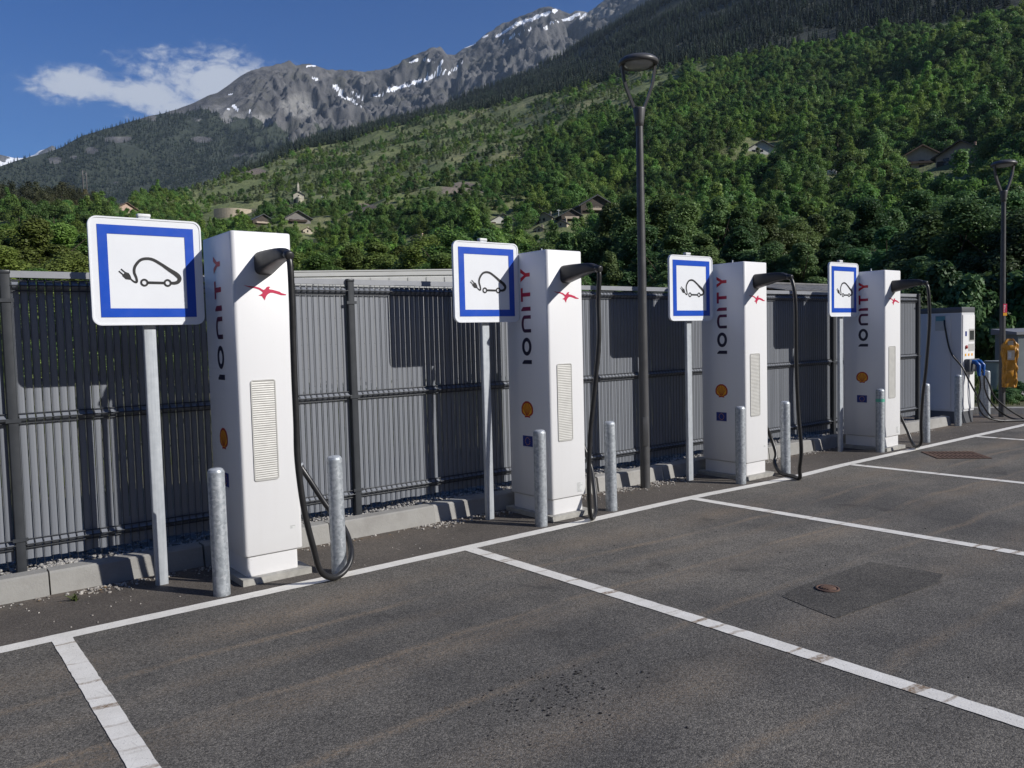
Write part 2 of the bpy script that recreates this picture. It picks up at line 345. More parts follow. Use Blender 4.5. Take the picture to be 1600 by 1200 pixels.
def leaf_mat(name, dark, light, trans=.35, hue=.03):
    m, t, b, o = new_mat(name); g = t.nodes.new('ShaderNodeNewGeometry'); oi = t.nodes.new('ShaderNodeObjectInfo'); v = objco(t)
    f = M(t, 'ADD', M(t, 'MULTIPLY', g.outputs['Random Per Island'], .55), M(t, 'MULTIPLY', noise(t, v, .45, 3), .45))
    c = mixc(t, f, dark, light)
    reg = noise(t, oi.outputs['Location'], .016, 3, .6)
    c = mixc(t, 1., c, ramp(t, reg, [(.36, (.60, .74, .80)), (.5, (1., 1., 1.)), (.64, (1.18, 1.24, .95))]), 'MULTIPLY')
    h = N(t, 'ShaderNodeHueSaturation'); t.links.new(c, h.inputs['Color'])
    t.links.new(M(t, 'ADD', M(t, 'MULTIPLY', oi.outputs['Random'], hue*2), .5-hue), h.inputs['Hue'])
    r2 = M(t, 'FRACT', M(t, 'MULTIPLY', oi.outputs['Random'], 7.31))
    t.links.new(M(t, 'ADD', M(t, 'MULTIPLY', r2, .75), .62), h.inputs['Value']); h.inputs['Saturation'].default_value = 1.0
    t.links.new(h.outputs[0], b.inputs['Base Color']); b.inputs['Roughness'].default_value = .55; b.inputs['Specular IOR Level'].default_value = .3
    tr = t.nodes.new('ShaderNodeBsdfTranslucent'); t.links.new(h.outputs[0], tr.inputs[0])
    ms = N(t, 'ShaderNodeMixShader', inp={0: trans}); t.links.new(b.outputs[0], ms.inputs[1]); t.links.new(tr.outputs[0], ms.inputs[2]); t.links.new(ms.outputs[0], o.inputs[0]); return m
MT['leaf_near'] = leaf_mat('poplar_leaves', (.080, .140, .046), (.180, .275, .098))
MT['leaf_hill'] = leaf_mat('hillside_leaves', (.085, .160, .036), (.21, .32, .080), .40, .025)
MT['leaf_shrub'] = leaf_mat('shrub_leaves', (.11, .145, .062), (.22, .26, .125), .3, .02)
MT['leaf_pine'] = leaf_mat('conifer_needles', (.022, .036, .024), (.050, .068, .046), .15, .02)
MT['leaf_brown'] = leaf_mat('brown_pine_needles', (.060, .062, .026), (.120, .112, .052), .2, .02)
MT['bark'] = mat('bark', (.09, .07, .05), .9, 0, .3, 8, .6, 20)
MT['grass'] = leaf_mat('grass_blades', (.05, .085, .02), (.15, .17, .05), .3, .03)

# ================================================================== THE SETTING
def sheet(name, poly, z, mat_):
    b = MB(); b.add([(x, y, z) for x, y in poly], [tuple(range(len(poly)))]); return tag(b.build(name, mat_, None, True), kind='structure')
def grass_ground_mat():
    m, t, b, o = new_mat('valley_grass'); v = objco(t); n = noise(t, v, .08, 6, .6); n2_ = noise(t, v, 2.2, 5, .7)
    c = ramp(t, n, [(.3, (.045, .070, .022)), (.55, (.085, .105, .035)), (.75, (.13, .125, .06))]); c = mixc(t, M(t, 'MULTIPLY', n2_, .5), c, (.05, .06, .03))
    t.links.new(c, b.inputs['Base Color']); b.inputs['Roughness'].default_value = .9; bump(t, b, n2_, .5, .05); return m
MT['ground'] = grass_ground_mat()
g = sheet('ground', [(-9000, -9000), (9000, -9000), (9000, 9000), (-9000, 9000)], -.12, MT['ground'])
sheet('car_park', [(-30, -30), (60, -30), (60, 5.0), (17.5, 5.0), (17.0, 8.2), (13.02, 8.2), (13.02, 6.075), (-30, 6.075)], 0., MT['asphalt'])
sheet('asphalt_repair', [(4.27, 2.86), (4.5, 2.9), (5.36, 2.885), (5.42, 2.42), (5.2, 2.36), (4.16, 2.44), (4.2, 2.62)], .003, MT['patch'])

# ---- painted lines: one long line along the chargers, five stall lines
def strip(name, cen, wid, z=.003):
    P = spline([(*p, 0) for p in cen], 14); b = MB(); V = []; F = []
    Q = []
    for i in range(len(P)-1):
        L = np.linalg.norm(P[i+1]-P[i]); n = max(1, int(L/.035))
        for k in range(n): Q.append(P[i]+(P[i+1]-P[i])*k/n)
    Q.append(P[-1])
    for i, p in enumerate(Q):
        d = Q[min(i+1, len(Q)-1)]-Q[max(i-1, 0)]; d /= np.linalg.norm(d); nn = np.array([-d[1], d[0], 0])
        for s_ in (-1, 1): V.append(p+nn*s_*(wid/2+random.uniform(-.002, .002))+np.array([0, 0, z]))
    for i in range(len(Q)-1): F.append((2*i, 2*i+2, 2*i+3, 2*i+1))
    b.add(V, F); return tag(b.build(name, MT['paint']), kind='structure')
strip('long_parking_line', [(-8, 5.02), (-3, 5.08), (.44, 5.135), (1.28, 5.14), (2.0, 5.135), (3.3, 5.145), (4.6, 5.165), (6.25, 5.19), (7.2, 5.15), (7.85, 5.135), (8.5, 5.16), (9.1, 5.185), (11, 5.2), (14.5, 5.235), (20, 5.26)], .115)
for k, (x0, y0, x1, y1) in enumerate([(.731, 5.085, .716, .2), (3.52, 5.09, 3.60, 0), (6.22, 5.13, 6.38, 0), (9.10, 5.12, 9.22, 0), (12.6, 5.17, 12.72, .0), (15.6, 5.18, 15.75, .0)]):
    strip('stall_line', [(x0, y0), ((x0+x1)/2+.02*(k % 2), (y0+y1)/2), (x1, y1)], .108 if k else .102, .0037)

# ---- kerb of concrete stones along the fence bed
kerb = tag(empty('kerb', (0, 0, 0)), kind='structure')
def kerb_mesh(L, bat=.04, h=.150, dp=.17):
    b = MB(); e = .012
    prof = [(0, -.1), (bat*.95, h-e), (bat+e, h), (dp, h), (dp, -.1)]
    nx = 5; V = []; F = []
    for i in range(nx): 
        x = (i/(nx-1))*(L-.012)+.006
        for (y, z) in prof: V.append((x, y+random.uniform(-.001, .001), z+random.uniform(-.001, .001)))
    k = len(prof)
    for i in range(nx-1):
        for j in range(k-1): F.append((i*k+j, (i+1)*k+j, (i+1)*k+j+1, i*k+j+1))
    b.add(V, F); b.add(V[:k], [tuple(range(k))]); b.add(V[-k:], [tuple(range(k))[::-1]]); return b.mesh('kerb_stone')
def kerb_conc():
    m, t, b, o = new_mat('kerb_concrete'); v = objco(t); oi = t.nodes.new('ShaderNodeObjectInfo')
    n = noise(t, v, 5, 6, .65); f = noise(t, v, 60, 4, .7)
    c = mixc(t, oi.outputs['Random'], (.30, .295, .275), (.40, .39, .365)); c = mixc(t, ramp(t, n, [(.45, (0,)*3), (.72, (.6,)*3)]), c, (.21, .20, .185)); c = mixc(t, M(t, 'MULTIPLY', f, .35), c, (.22, .21, .2))
    t.links.new(c, b.inputs['Base Color']); b.inputs['Roughness'].default_value = .9; bump(t, b, M(t, 'ADD', f, n), .35, .008); return m
MT['kerb'] = kerb_conc()
km = [kerb_mesh(1.0) for _ in range(3)]
for q in km: q.materials.append(MT['kerb'])
for k in range(-5, 14):
    o = link('kerb_stone', km[k % 3], None, kerb, (k-.18, 6.045+.05*(math.sin(k*1.7)*.25), random.uniform(-.004, .004))); o.rotation_euler.z = R(random.uniform(-.25, .25))
# kerb turning away beside the second lamp, with the verge behind it
kp = [(13.15, 7.85), (14.1, 7.75), (14.9, 7.45), (15.4, 6.95), (15.78, 6.43), (16.22, 5.83), (16.8, 5.05), (17.5, 4.1), (18.2, 3.2), (19.0, 2.2), (19.8, 1.2)]
k2 = kerb_mesh(1.0, .02, .13, .14); k2.materials.append(MT['kerb'])
side = tag(empty('side_kerb', (0, 0, 0)), kind='structure')
for i in range(len(kp)-1):
    a, c = Vector(kp[i]), Vector(kp[i+1]); L = (c-a).length; o = link('kerb_stone', k2, None, side, (a.x, a.y, 0)); d = c-a
    o.rotation_euler.z = math.atan2(d.y, d.x); o.scale.x = L
def dirt_mat(name, a, b_, c_, sc_=1.5):
    m, t, b, o = new_mat(name); v = objco(t); n = noise(t, v, sc_, 6, .65); f = noise(t, v, 35, 4, .7)
    c = ramp(t, n, [(.35, a), (.52, b_), (.7, c_)]); c = mixc(t, M(t, 'MULTIPLY', f, .45), c, tuple(x*.45 for x in b_))
    t.links.new(c, b.inputs['Base Color']); b.inputs['Roughness'].default_value = .95; bump(t, b, f, .8, .02); return m
MT['bed'] = dirt_mat('gravel_bed_soil', (.10, .095, .085), (.19, .18, .165), (.26, .25, .23), 6)
MT['verge'] = dirt_mat('dry_verge', (.07, .085, .03), (.13, .12, .06), (.20, .175, .11), .9)
MT['path'] = dirt_mat('worn_concrete_path', (.30, .285, .25), (.36, .345, .31), (.28, .26, .22), 2)
bed = MB(); nx, ny = 240, 12; V = []; F = []
xs = np.linspace(-6, 13.0, nx); ys = np.linspace(6.19, 7.6, ny); XX, YY = np.meshgrid(xs, ys, indexing='ij')
ZZ = .105+.03*fbm(XX*1.5, YY*1.5, 4)+.03*np.clip((YY-6.2)*2, 0, 1)
V = np.stack([XX, YY, ZZ], -1).reshape(-1, 3); ii = np.arange(nx*ny).reshape(nx, ny)
F = np.stack([ii[:-1, :-1], ii[1:, :-1], ii[1:, 1:], ii[:-1, 1:]], -1).reshape(-1, 4)
tag(link('gravel_bed', np_mesh('gravel_bed', V, F, True), MT['bed']), kind='structure')
sheet('verge', [(19.9, 1.27), (40, -20), (60, -10), (60, 40), (-40, 40), (-40, 7.5), (12.9, 7.5), (13.15, 7.95), (14.15, 7.85), (15.0, 7.52), (15.5, 7.0), (15.88, 6.5), (16.3, 5.9), (16.9, 5.1), (17.6, 4.17), (18.3, 3.27), (19.1, 2.27)], .11, MT['verge'])
sheet('footpath', [(18.6, 3.0), (20.3, 3.4), (22.0, 14), (20.2, 14)], .118, MT['path'])

# ---- terrain: green hill, forest slope behind, rocky mountain, far snow peaks
def crest(pts):
    a = np.array([[*azel(x, y), d] for x, y, d in pts]); i = np.argsort(a[:, 0]); a = a[i]
    return a[:, 0], np.tan(a[:, 1]), a[:, 2]
HA = crest([(-700, 420, 420), (-200, 345, 420), (0, 322, 420), (160, 316, 450), (230, 312, 620), (300, 297, 850), (420, 258, 950), (480, 232, 1000), (620, 200, 1020), (700, 182, 1020), (800, 160, 1000), (900, 138, 950),
            (1000, 112, 900), (1100, 100, 880), (1200, 94, 860), (1300, 78, 840), (1400, 56, 820), (1500, 36, 800), (1600, 8, 780), (1900, -90, 740), (2600, -150, 700)])
R0 = 130.
def hillA(az, r):
    ra = np.interp(az, HA[0], HA[2]); za = CAM_H+ra*np.interp(az, HA[0], HA[1]); s = (r-R0)/(ra-R0); sc_ = np.clip(s, 0, 1)
    z = za*(.38*sc_+.62*sc_**1.55); z = np.where(s > 1, za*(1-.25*(s-1)), z)
    x = r*np.sin(az); y = r*np.cos(az)
    return z+np.clip(s*3, 0, 1)*(8*fbm(x/150, y/150, 4)+9*np.clip(1.05-s, 0, 1)*fbm(x/65, y/65, 3))-np.where(s < 0, .5, 0), s
def polar(name, az, r2d, zfun, mat_, attrs=None, smooth=True):
    A, _ = np.meshgrid(az, np.arange(r2d.shape[1]), indexing='ij'); X = r2d*np.sin(A); Y = r2d*np.cos(A); Z = zfun
    V = np.stack([X, Y, Z], -1).reshape(-1, 3); n0, n1_ = A.shape; ii = np.arange(n0*n1_).reshape(n0, n1_)
    F = np.stack([ii[:-1, :-1], ii[:-1, 1:], ii[1:, 1:], ii[1:, :-1]], -1).reshape(-1, 4)
    me = np_mesh(name, V, F, smooth)
    for k, a in (attrs or {}).items(): at = me.attributes.new(k, 'FLOAT', 'POINT'); at.data.foreach_set('value', a.astype(np.float32).ravel())
    return tag(link(name, me, mat_), kind='structure')
def hill_hit(x, y):
    az, el = azel(x, y); r = np.arange(R0, 1050, 1.5); z, s = hillA(np.full_like(r, az), r); k = np.argmax(z >= CAM_H+r*math.tan(el))
    if z[k] < CAM_H+r[k]*math.tan(el): k = len(r)-1 if s[-1] < 1 else int(np.argmax(s >= 1))
    return np.array([r[k]*math.sin(az), r[k]*math.cos(az), z[k]]), r[k]
az = np.radians(np.linspace(-30, 105, 420)); s_ = np.linspace(0, 1.25, 200)
ra = np.interp(az, HA[0], HA[2]); r2 = R0+(ra-R0)[:, None]*s_[None]; zz, _ = hillA(np.repeat(az[:, None], 200, 1), r2); zz[:, 0] = -1
PX, PY, _ = pproj(np.stack([r2*np.sin(az)[:, None], r2*np.cos(az)[:, None], zz], -1))
def patch_mask(x, y, px, py, sx, sy): return np.clip(1.3-np.sqrt(((x-px)/sx)**2+((y-py)/sy)**2), 0, 1)
def soil_mask(x, y):
    return np.maximum.reduce([patch_mask(x, y, 725, 295, 42, 12), patch_mask(x, y, 568, 325, 30, 9), patch_mask(x, y, 395, 268, 25, 6), patch_mask(x, y, 410, 330, 30, 5)])
def meadow_mask(x, y):
    return np.maximum.reduce([patch_mask(x, y, 300, 323, 50, 5), patch_mask(x, y, 620, 308, 30, 4), patch_mask(x, y, 520, 317, 36, 9), patch_mask(x, y, 960, 232, 30, 7), patch_mask(x, y, 1340, 266, 75, 6), patch_mask(x, y, 1030, 205, 26, 9)])
def hill_mat():
    m, t, b, o = new_mat('hillside_grass'); v = objco(t); at = N(t, 'ShaderNodeAttribute', attribute_name='soil'); am = N(t, 'ShaderNodeAttribute', attribute_name='meadow')
    n = noise(t, v, .012, 6, .65); f = noise(t, v, .12, 6, .7)
    c = ramp(t, n, [(.32, (.12, .155, .055)), (.5, (.17, .195, .075)), (.68, (.24, .23, .115))]); c = mixc(t, ramp(t, f, [(.45, (0,)*3), (.62, (.8,)*3)]), c, (.085, .11, .042))
    c = mixc(t, M(t, 'MULTIPLY', am.outputs['Fac'], .8), c, (.20, .26, .075))
    so_ = ramp(t, M(t, 'ADD', at.outputs['Fac'], M(t, 'MULTIPLY', M(t, 'SUBTRACT', f, .5), .9)), [(.38, (0,)*3), (.5, (1,)*3)])
    c = mixc(t, so_, c, ramp(t, f, [(.3, (.14, .11, .085)), (.7, (.26, .22, .17))]))
    t.links.new(c, b.inputs['Base Color']); b.inputs['Roughness'].default_value = .95; bump(t, b, f, .7, 3.); return m
polar('green_hill', az, r2, zz, hill_mat(), {'soil': soil_mask(PX, PY), 'meadow': meadow_mask(PX, PY)})

HB = crest([(100, 420, 1500), (300, 330, 1500), (380, 285, 1650), (440, 243, 1800), (500, 218, 1900), (600, 192, 2000), (700, 165, 2100), (800, 125, 2150), (870, 95, 2200), (940, 56, 2200), (1040, -8, 2150), (1200, -110, 2050), (1600, -300, 1900), (2600, -420, 1800)])
def hillB(az, s):
    rb = np.interp(az, HB[0], HB[2]); zb = CAM_H+rb*np.interp(az, HB[0], HB[1]); raz = np.interp(az, HA[0], HA[2]); za = CAM_H+raz*np.interp(az, HA[0], HA[1])
    r = raz*1.0+(rb-raz)*s; sc_ = np.clip(s, 0, 1); z = (za-6)+(zb-za+6)*(.75*sc_+.25*sc_**1.5); z = np.where(s > 1, zb*(1-.3*(s-1)), z)
    x = r*np.sin(az); y = r*np.cos(az); return r, z+np.clip(s*4, 0, 1)*(14*fbm(x/260, y/260, 5))
az = np.radians(np.linspace(2, 105, 320)); s_ = np.linspace(0, 1.3, 120); AZ, SS = np.meshgrid(az, s_, indexing='ij'); r2, zz = hillB(AZ, SS); zz[:, 0] -= 40
def slope_mat():
    m, t, b, o = new_mat('forest_floor_and_scree'); v = objco(t); n = noise(t, v, .006, 7, .7); f = noise(t, v, .05, 6, .7)
    c = ramp(t, n, [(.45, (.035, .042, .026)), (.62, (.055, .062, .036)), (.70, (.17, .165, .15))]); c = mixc(t, M(t, 'MULTIPLY', f, .5), c, (.03, .035, .024))
    t.links.new(c, b.inputs['Base Color']); b.inputs['Roughness'].default_value = .95; bump(t, b, f, .7, 6.); return m
polar('forest_slope', az, r2, zz, slope_mat())

HC = crest([(-1000, 520, 3200), (-600, 470, 3200), (-300, 380, 3300), (-100, 295, 3500), (0, 258, 3600), (90, 235, 3700), (130, 215, 3750), (200, 193, 3850), (235, 182, 3900), (255, 178, 3930), (300, 163, 4000), (318, 155, 4020), (324, 152, 4020), (340, 147, 4050), (372, 124, 4150),
            (400, 108, 4250), (425, 103, 4300), (440, 98, 4320), (452, 94, 4350), (462, 101, 4380), (480, 103, 4420), (500, 105, 4480), (520, 108, 4520), (570, 111, 4600), (600, 109, 4650), (625, 100, 4700), (645, 91, 4750), (670, 82, 4800), (690, 80, 4820), (697, 87, 4830), (710, 87, 4850),
            (740, 70, 4900), (770, 46, 4950), (800, 33, 5000), (830, 22, 5000), (845, 14, 5000), (862, 12, 5000), (880, 20, 5000), (890, 25, 5000), (905, 17, 5000), (918, 21, 5000), (940, 6, 5000), (960, -5, 5000), (1000, -30, 4900), (1200, -160, 4700), (1700, -300, 4400)])
def hillC(az, s, detail=True):
    rc = np.interp(az, HC[0], HC[2]); zc = CAM_H+rc*np.interp(az, HC[0], HC[1]); rb = 2300.
    r = rb+(rc-rb)*s; sc_ = np.clip(s, 0, 1); z = zc*(.12+.62*sc_+.26*sc_**2.2); z = np.where(s > 1, zc*(1-.5*(s-1)), z)
    x = r*np.sin(az); y = r*np.cos(az)
    k = np.clip(sc_*2.2-.3, 0, 1)*np.clip((1.02-s)*9, .12, 1)
    rocky = np.clip((az-R(19.0))*12, .15, 1)
    dz = 68*k*rocky*(fbm(x/430+.35*fbm(x/260, y/260, 3), y/520+.35*fbm(x/230+9, y/230, 3), 7, .56, True)-.75)+60*fbm(x/700, y/700, 5)*np.clip(sc_*2, 0, 1)*np.clip((1.03-s)*6, .05, 1)
    dz += 20*k*rocky*fbm(x/62, y/80, 4, .6, True)-8*rocky*k
    return r, z+dz
az = np.radians(np.linspace(-20, 75, 900)); s_ = np.concatenate([np.linspace(0, .5, 60)[:-1], np.linspace(.5, 1.0, 190)[:-1], np.linspace(1.0, 1.3, 25)]); AZ, SS = np.meshgrid(az, s_, indexing='ij'); r2, zz = hillC(AZ, SS)
PX, PY, _ = pproj(np.stack([r2*np.sin(AZ), r2*np.cos(AZ), zz], -1)); PX = np.clip(PX, -3000, 4000)
def rock_mask(PX, PY, X, Y):
    line = np.interp(PX, [-100, 180, 260, 300, 330, 400, 470, 560, 700, 1000], [100, 150, 185, 200, 208, 212, 222, 235, 260, 300])
    n = fbm(X/330, Y/330, 5); n2_ = fbm(X/90, Y/90, 4)
    q = (line-PY)/26+n*1.5+n2_*.8
    extra = np.maximum.reduce([patch_mask(PX, PY, 190, 217, 42, 8), patch_mask(PX, PY, 85, 250, 14, 6), patch_mask(PX, PY, 145, 236, 16, 7), patch_mask(PX, PY, 385, 243, 22, 7), patch_mask(PX, PY, 310, 218, 20, 6), patch_mask(PX, PY, 180, 285, 14, 4), patch_mask(PX, PY, 20, 305, 22, 8), patch_mask(PX, PY, 115, 245, 18, 4)])
    return np.clip(np.maximum(q, (extra-.5)*3+n2_*1.6), 0, 1)
def streak(px, py, a, b_, w_):
    ax, ay = a; bx, by = b_; dx, dy = bx-ax, by-ay; t = np.clip(((px-ax)*dx+(py-ay)*dy)/(dx*dx+dy*dy), 0, 1)
    return np.clip(1.25-np.hypot(px-ax-t*dx, py-ay-t*dy)/w_, 0, 1)
def snow_mask(PX, PY, X, Y):
    S = [((520, 134), (535, 143), 4), ((527, 146), (552, 157), 4.5), ((545, 140), (568, 156), 4.5), ((552, 160), (564, 166), 3), ((585, 150), (598, 148), 4), ((606, 141), (640, 131), 4.5), ((640, 131), (672, 122), 5), ((668, 122), (698, 110), 5.5), ((683, 108), (691, 95), 5), ((700, 116), (724, 97), 3),
         ((725, 74), (742, 68), 3.5), ((775, 58), (800, 42), 4), ((800, 40), (830, 30), 5), ((835, 28), (868, 16), 6), ((850, 45), (868, 34), 4.5), ((868, 34), (895, 28), 4), ((890, 30), (905, 22), 5), ((785, 65), (812, 52), 3.5), ((755, 58), (762, 55), 3), ((640, 97), (652, 93), 2.5), ((365, 165), (374, 175), 4), ((358, 148), (364, 147), 2.5), ((389, 172), (392, 177), 3), ((355, 170), (358, 171), 2.5),
         ((488, 121), (496, 125), 3), ((905, 30), (915, 22), 4), ((660, 92), (680, 98), 2.5), ((820, 48), (845, 38), 3), ((480, 103), (492, 103), 2)]
    q = np.zeros_like(PX)
    for a, b_, w_ in S: q = np.maximum(q, streak(PX, PY, a, b_, w_*.6))
    return np.clip(q+fbm(X/60, Y/60, 4)*.55*(q > 0), 0, 1)
XX, YY = r2*np.sin(AZ), r2*np.cos(AZ)
rockm = rock_mask(PX, PY, XX, YY); screem = np.maximum.reduce([patch_mask(PX, PY, 345, 185, 45, 22), patch_mask(PX, PY, 470, 165, 40, 22), patch_mask(PX, PY, 380, 190, 60, 18), patch_mask(PX, PY, 930, 20, 40, 12)])
def mountain_mat():
    m, t, b, o = new_mat('mountain_rock_snow_forest'); v = objco(t); at = [N(t, 'ShaderNodeAttribute', attribute_name=k).outputs['Fac'] for k in ('rock', 'snow', 'scree')]
    n = noise(t, v, .004, 8, .7, .4); f = noise(t, v, .022, 7, .7, .3)
    st = N(t, 'ShaderNodeMapping'); st.inputs['Scale'].default_value = (.016, .016, .0045); t.links.new(v, st.inputs[0]); cr = noise(t, st.outputs[0], 1., 7, .7)
    rock = ramp(t, M(t, 'ADD', M(t, 'MULTIPLY', n, .5), M(t, 'MULTIPLY', cr, .5)), [(.36, (.040, .041, .044)), (.5, (.088, .087, .088)), (.64, (.16, .155, .148))])
    scree = ramp(t, f, [(.3, (.15, .148, .142)), (.6, (.25, .243, .23))]); rock = mixc(t, ramp(t, M(t, 'ADD', at[2], M(t, 'SUBTRACT', f, .5)), [(.35, (0,)*3), (.7, (.9,)*3)]), rock, scree)
    moss = ramp(t, noise(t, v, .006, 6, .65), [(.52, (0,)*3), (.66, (.65,)*3)]); rock = mixc(t, moss, rock, (.070, .070, .054))
    forest = ramp(t, f, [(.35, (.022, .032, .022)), (.65, (.042, .052, .034))])
    c = mixc(t, ramp(t, M(t, 'ADD', at[0], M(t, 'MULTIPLY', M(t, 'SUBTRACT', f, .5), .8)), [(.4, (0,)*3), (.55, (1,)*3)]), forest, rock)
    c = mixc(t, ramp(t, M(t, 'ADD', at[1], M(t, 'MULTIPLY', M(t, 'SUBTRACT', f, .5), .7)), [(.42, (0,)*3), (.52, (1,)*3)]), c, (.82, .84, .87))
    t.links.new(c, b.inputs['Base Color']); b.inputs['Roughness'].default_value = .92; bump(t, b, M(t, 'ADD', cr, f), .7, 9.); return m
MT['mountain'] = mountain_mat()
polar('rocky_mountain', az, r2, zz, MT['mountain'], {'rock': rockm, 'snow': snow_mask(PX, PY, XX, YY), 'scree': screem}, smooth=True)
HD = crest([(-500, 300, 9000), (-300, 262, 9000), (-150, 250, 9000), (-60, 228, 9000), (0, 241, 9000), (22, 246, 9000), (40, 246, 9000), (55, 240, 9000), (60, 235, 9000), (70, 232, 9000), (78, 228, 9000), (84, 225, 9000), (87, 232, 9000), (100, 262, 9000), (250, 300, 9000)])
az = np.radians(np.linspace(-15, 16, 260)); s_ = np.linspace(0, 1.25, 60); AZ, SS = np.meshgrid(az, s_, indexing='ij')
zc = np.interp(AZ, HD[0], HD[1])*9000; r2 = 7000+2000*SS; zz = np.where(SS > 1, zc*(1-.4*(SS-1)), zc*(.3+.7*SS)); XX, YY = r2*np.sin(AZ), r2*np.cos(AZ)
zz = zz+70*(fbm(XX/400, YY/600, 5, .55, True)-.8)*np.clip((1-SS)*6, 0, 1); PX, PY, _ = pproj(np.stack([XX, YY, zz], -1))
polar('snowy_peaks', az, r2, zz, MT['mountain'], {'rock': np.ones_like(zz), 'snow': np.clip(.62+.7*fbm(XX/250, YY/250, 4)-.5*np.clip((PX-62)/14, 0, 1), 0, 1), 'scree': zz*0})

azs = np.radians(np.linspace(100, 335, 200)); s_ = np.linspace(0, 1.2, 50); AZ, SS = np.meshgrid(azs, s_, indexing='ij'); r2 = 420+1500*SS
ce = np.tan(np.radians(np.interp(np.degrees(AZ), [100, 120, 235, 265, 335], [22, 25, 25, 13, 10])+2*fbm(AZ*4, AZ*0+.7, 3))); zz = np.where(SS > 1, 1920*ce*(1-.3*(SS-1)), 1920*ce*SS**1.15)+25*fbm(r2*np.sin(AZ)/200, r2*np.cos(AZ)/200, 4)*np.clip(SS*4, 0, 1)-2
polar('added_sky_block_slope', azs, r2, zz, slope_mat())  # unseen slope added behind the camera, raised to cut the sky fill

# ================================================================== VEGETATION
def quads(C, Nn, size, asp=.7, r=rng):
    n = len(C); T = r.normal(size=(n, 3)); T -= Nn*np.sum(T*Nn, 1, keepdims=True); T /= np.linalg.norm(T, axis=1, keepdims=True); B = np.cross(Nn, T); s = np.asarray(size).reshape(-1, 1)*.5
    V = np.stack([C+T*s, C+B*s*asp, C-T*s, C-B*s*asp], 1).reshape(-1, 3); F = np.arange(4*n).reshape(-1, 4); return V, F
def unit(n, r): v = r.normal(size=(n, 3)); return v/np.linalg.norm(v, axis=1, keepdims=True)
def crown_pts(seed, h, rad, z0, K, per, rc, fill=.75, top=1.6):
    """clumps on and in a tapering crown; returns leaf centres and normals"""
    r = np.random.default_rng(seed); C = []; Nn = []
    for _ in range(K):
        t = r.uniform(0, 1)**.9; a = r.uniform(0, 2*math.pi); prof = (math.sin(math.pi*min(1, t**.75*.86+.14)))**.7*(1-.35*t**top)
        q = r.uniform(.35, 1)**.5*rad*prof*(.8+.35*math.sin(3*a+seed)+.2*math.sin(5*a+7*t))
        c = np.array([q*math.cos(a), q*math.sin(a), z0+t*(h-z0)]); k = rc*r.uniform(.6, 1.25)*(1-.35*t)
        n = unit(per, r); d = r.uniform(.25, 1, (per, 1))**.45; C.append(c+n*d*np.array([1, 1, .85])*k); o = c-np.array([0, 0, z0+.45*(h-z0)]); o = o/(np.linalg.norm(o)+1e-6)
        v = n*.9+o*.5+r.normal(size=(per, 3))*.55+np.array([0, 0, .25]); Nn.append(v/np.linalg.norm(v, axis=1, keepdims=True))
    return np.concatenate(C), np.concatenate(Nn), r
def trunk_mb(h, r0, seed, limbs=7):
    b = MB(); rr = random.Random(seed); pts = [(rr.uniform(-.02, .02)*h*k/6, rr.uniform(-.02, .02)*h*k/6, h*.85*k/6) for k in range(7)]; b.tube(pts, [r0*(1-.14*k) for k in range(7)], 7)
    for k in range(limbs):
        z = h*rr.uniform(.2, .7); a = rr.uniform(0, 6.28); L = h*rr.uniform(.12, .22); i = min(5, int(z/(h*.85)*6)); p = Vector(pts[i]); p.z = z
        b.tube([p, p+Vector((math.cos(a)*L*.5, math.sin(a)*L*.5, L*.5)), p+Vector((math.cos(a)*L*.9, math.sin(a)*L*.9, L*1.1))], [r0*.35, r0*.22, r0*.08], 5)
    return b
near_var = []
for sd_, (h, rad, K, per, rc, ls) in enumerate([(10, 2.6, 64, 620, .85, .165), (10, 3.1, 74, 600, .95, .17), (10, 2.2, 58, 620, .75, .16), (10, 3.6, 84, 580, 1.0, .175), (10, 2.9, 66, 620, .9, .165)]):
    C, Nn, r = crown_pts(sd_+11, h, rad, .4, K, per, rc); V, F = quads(C, Nn, r.uniform(.6, 1.25, len(C))*ls, .62, r)
    me = np_mesh('crown', V, F); me.materials.append(MT['leaf_near']); tm = trunk_mb(h, .16, sd_).mesh('trunk'); tm.materials.append(MT['bark']); near_var.append((me, tm))
MT['leaf_grove'] = leaf_mat('grove_leaves', (.085, .140, .034), (.205, .290, .078), .38, .03)
grove_var = []
for me, tm in near_var: q = me.copy(); q.materials[0] = MT['leaf_grove']; grove_var.append((q, tm))
bush_var = []
for sd_ in range(3):
    C, Nn, r = crown_pts(40+sd_, 3.2, 1.7, .05, 34, 170, .6); V, F = quads(C, Nn, r.uniform(.6, 1.25, len(C))*.22, .62, r); me = np_mesh('foliage', V, F); me.materials.append(MT['leaf_near'])
    tm = trunk_mb(3.0, .06, 60+sd_, 5).mesh('stem'); tm.materials.append(MT['bark']); bush_var.append((me, tm))
TOPX = [-400, 0, 60, 130, 200, 330, 460, 520, 560, 620, 690, 740, 790, 850, 900, 930, 980, 1040, 1100, 1150, 1210, 1280, 1350, 1420, 1500, 1560, 1600, 2000]
TOPY = [345, 345, 352, 362, 372, 375, 384, 384, 372, 378, 358, 350, 374, 388, 362, 342, 318, 305, 308, 314, 334, 336, 318, 306, 300, 300, 295, 290]
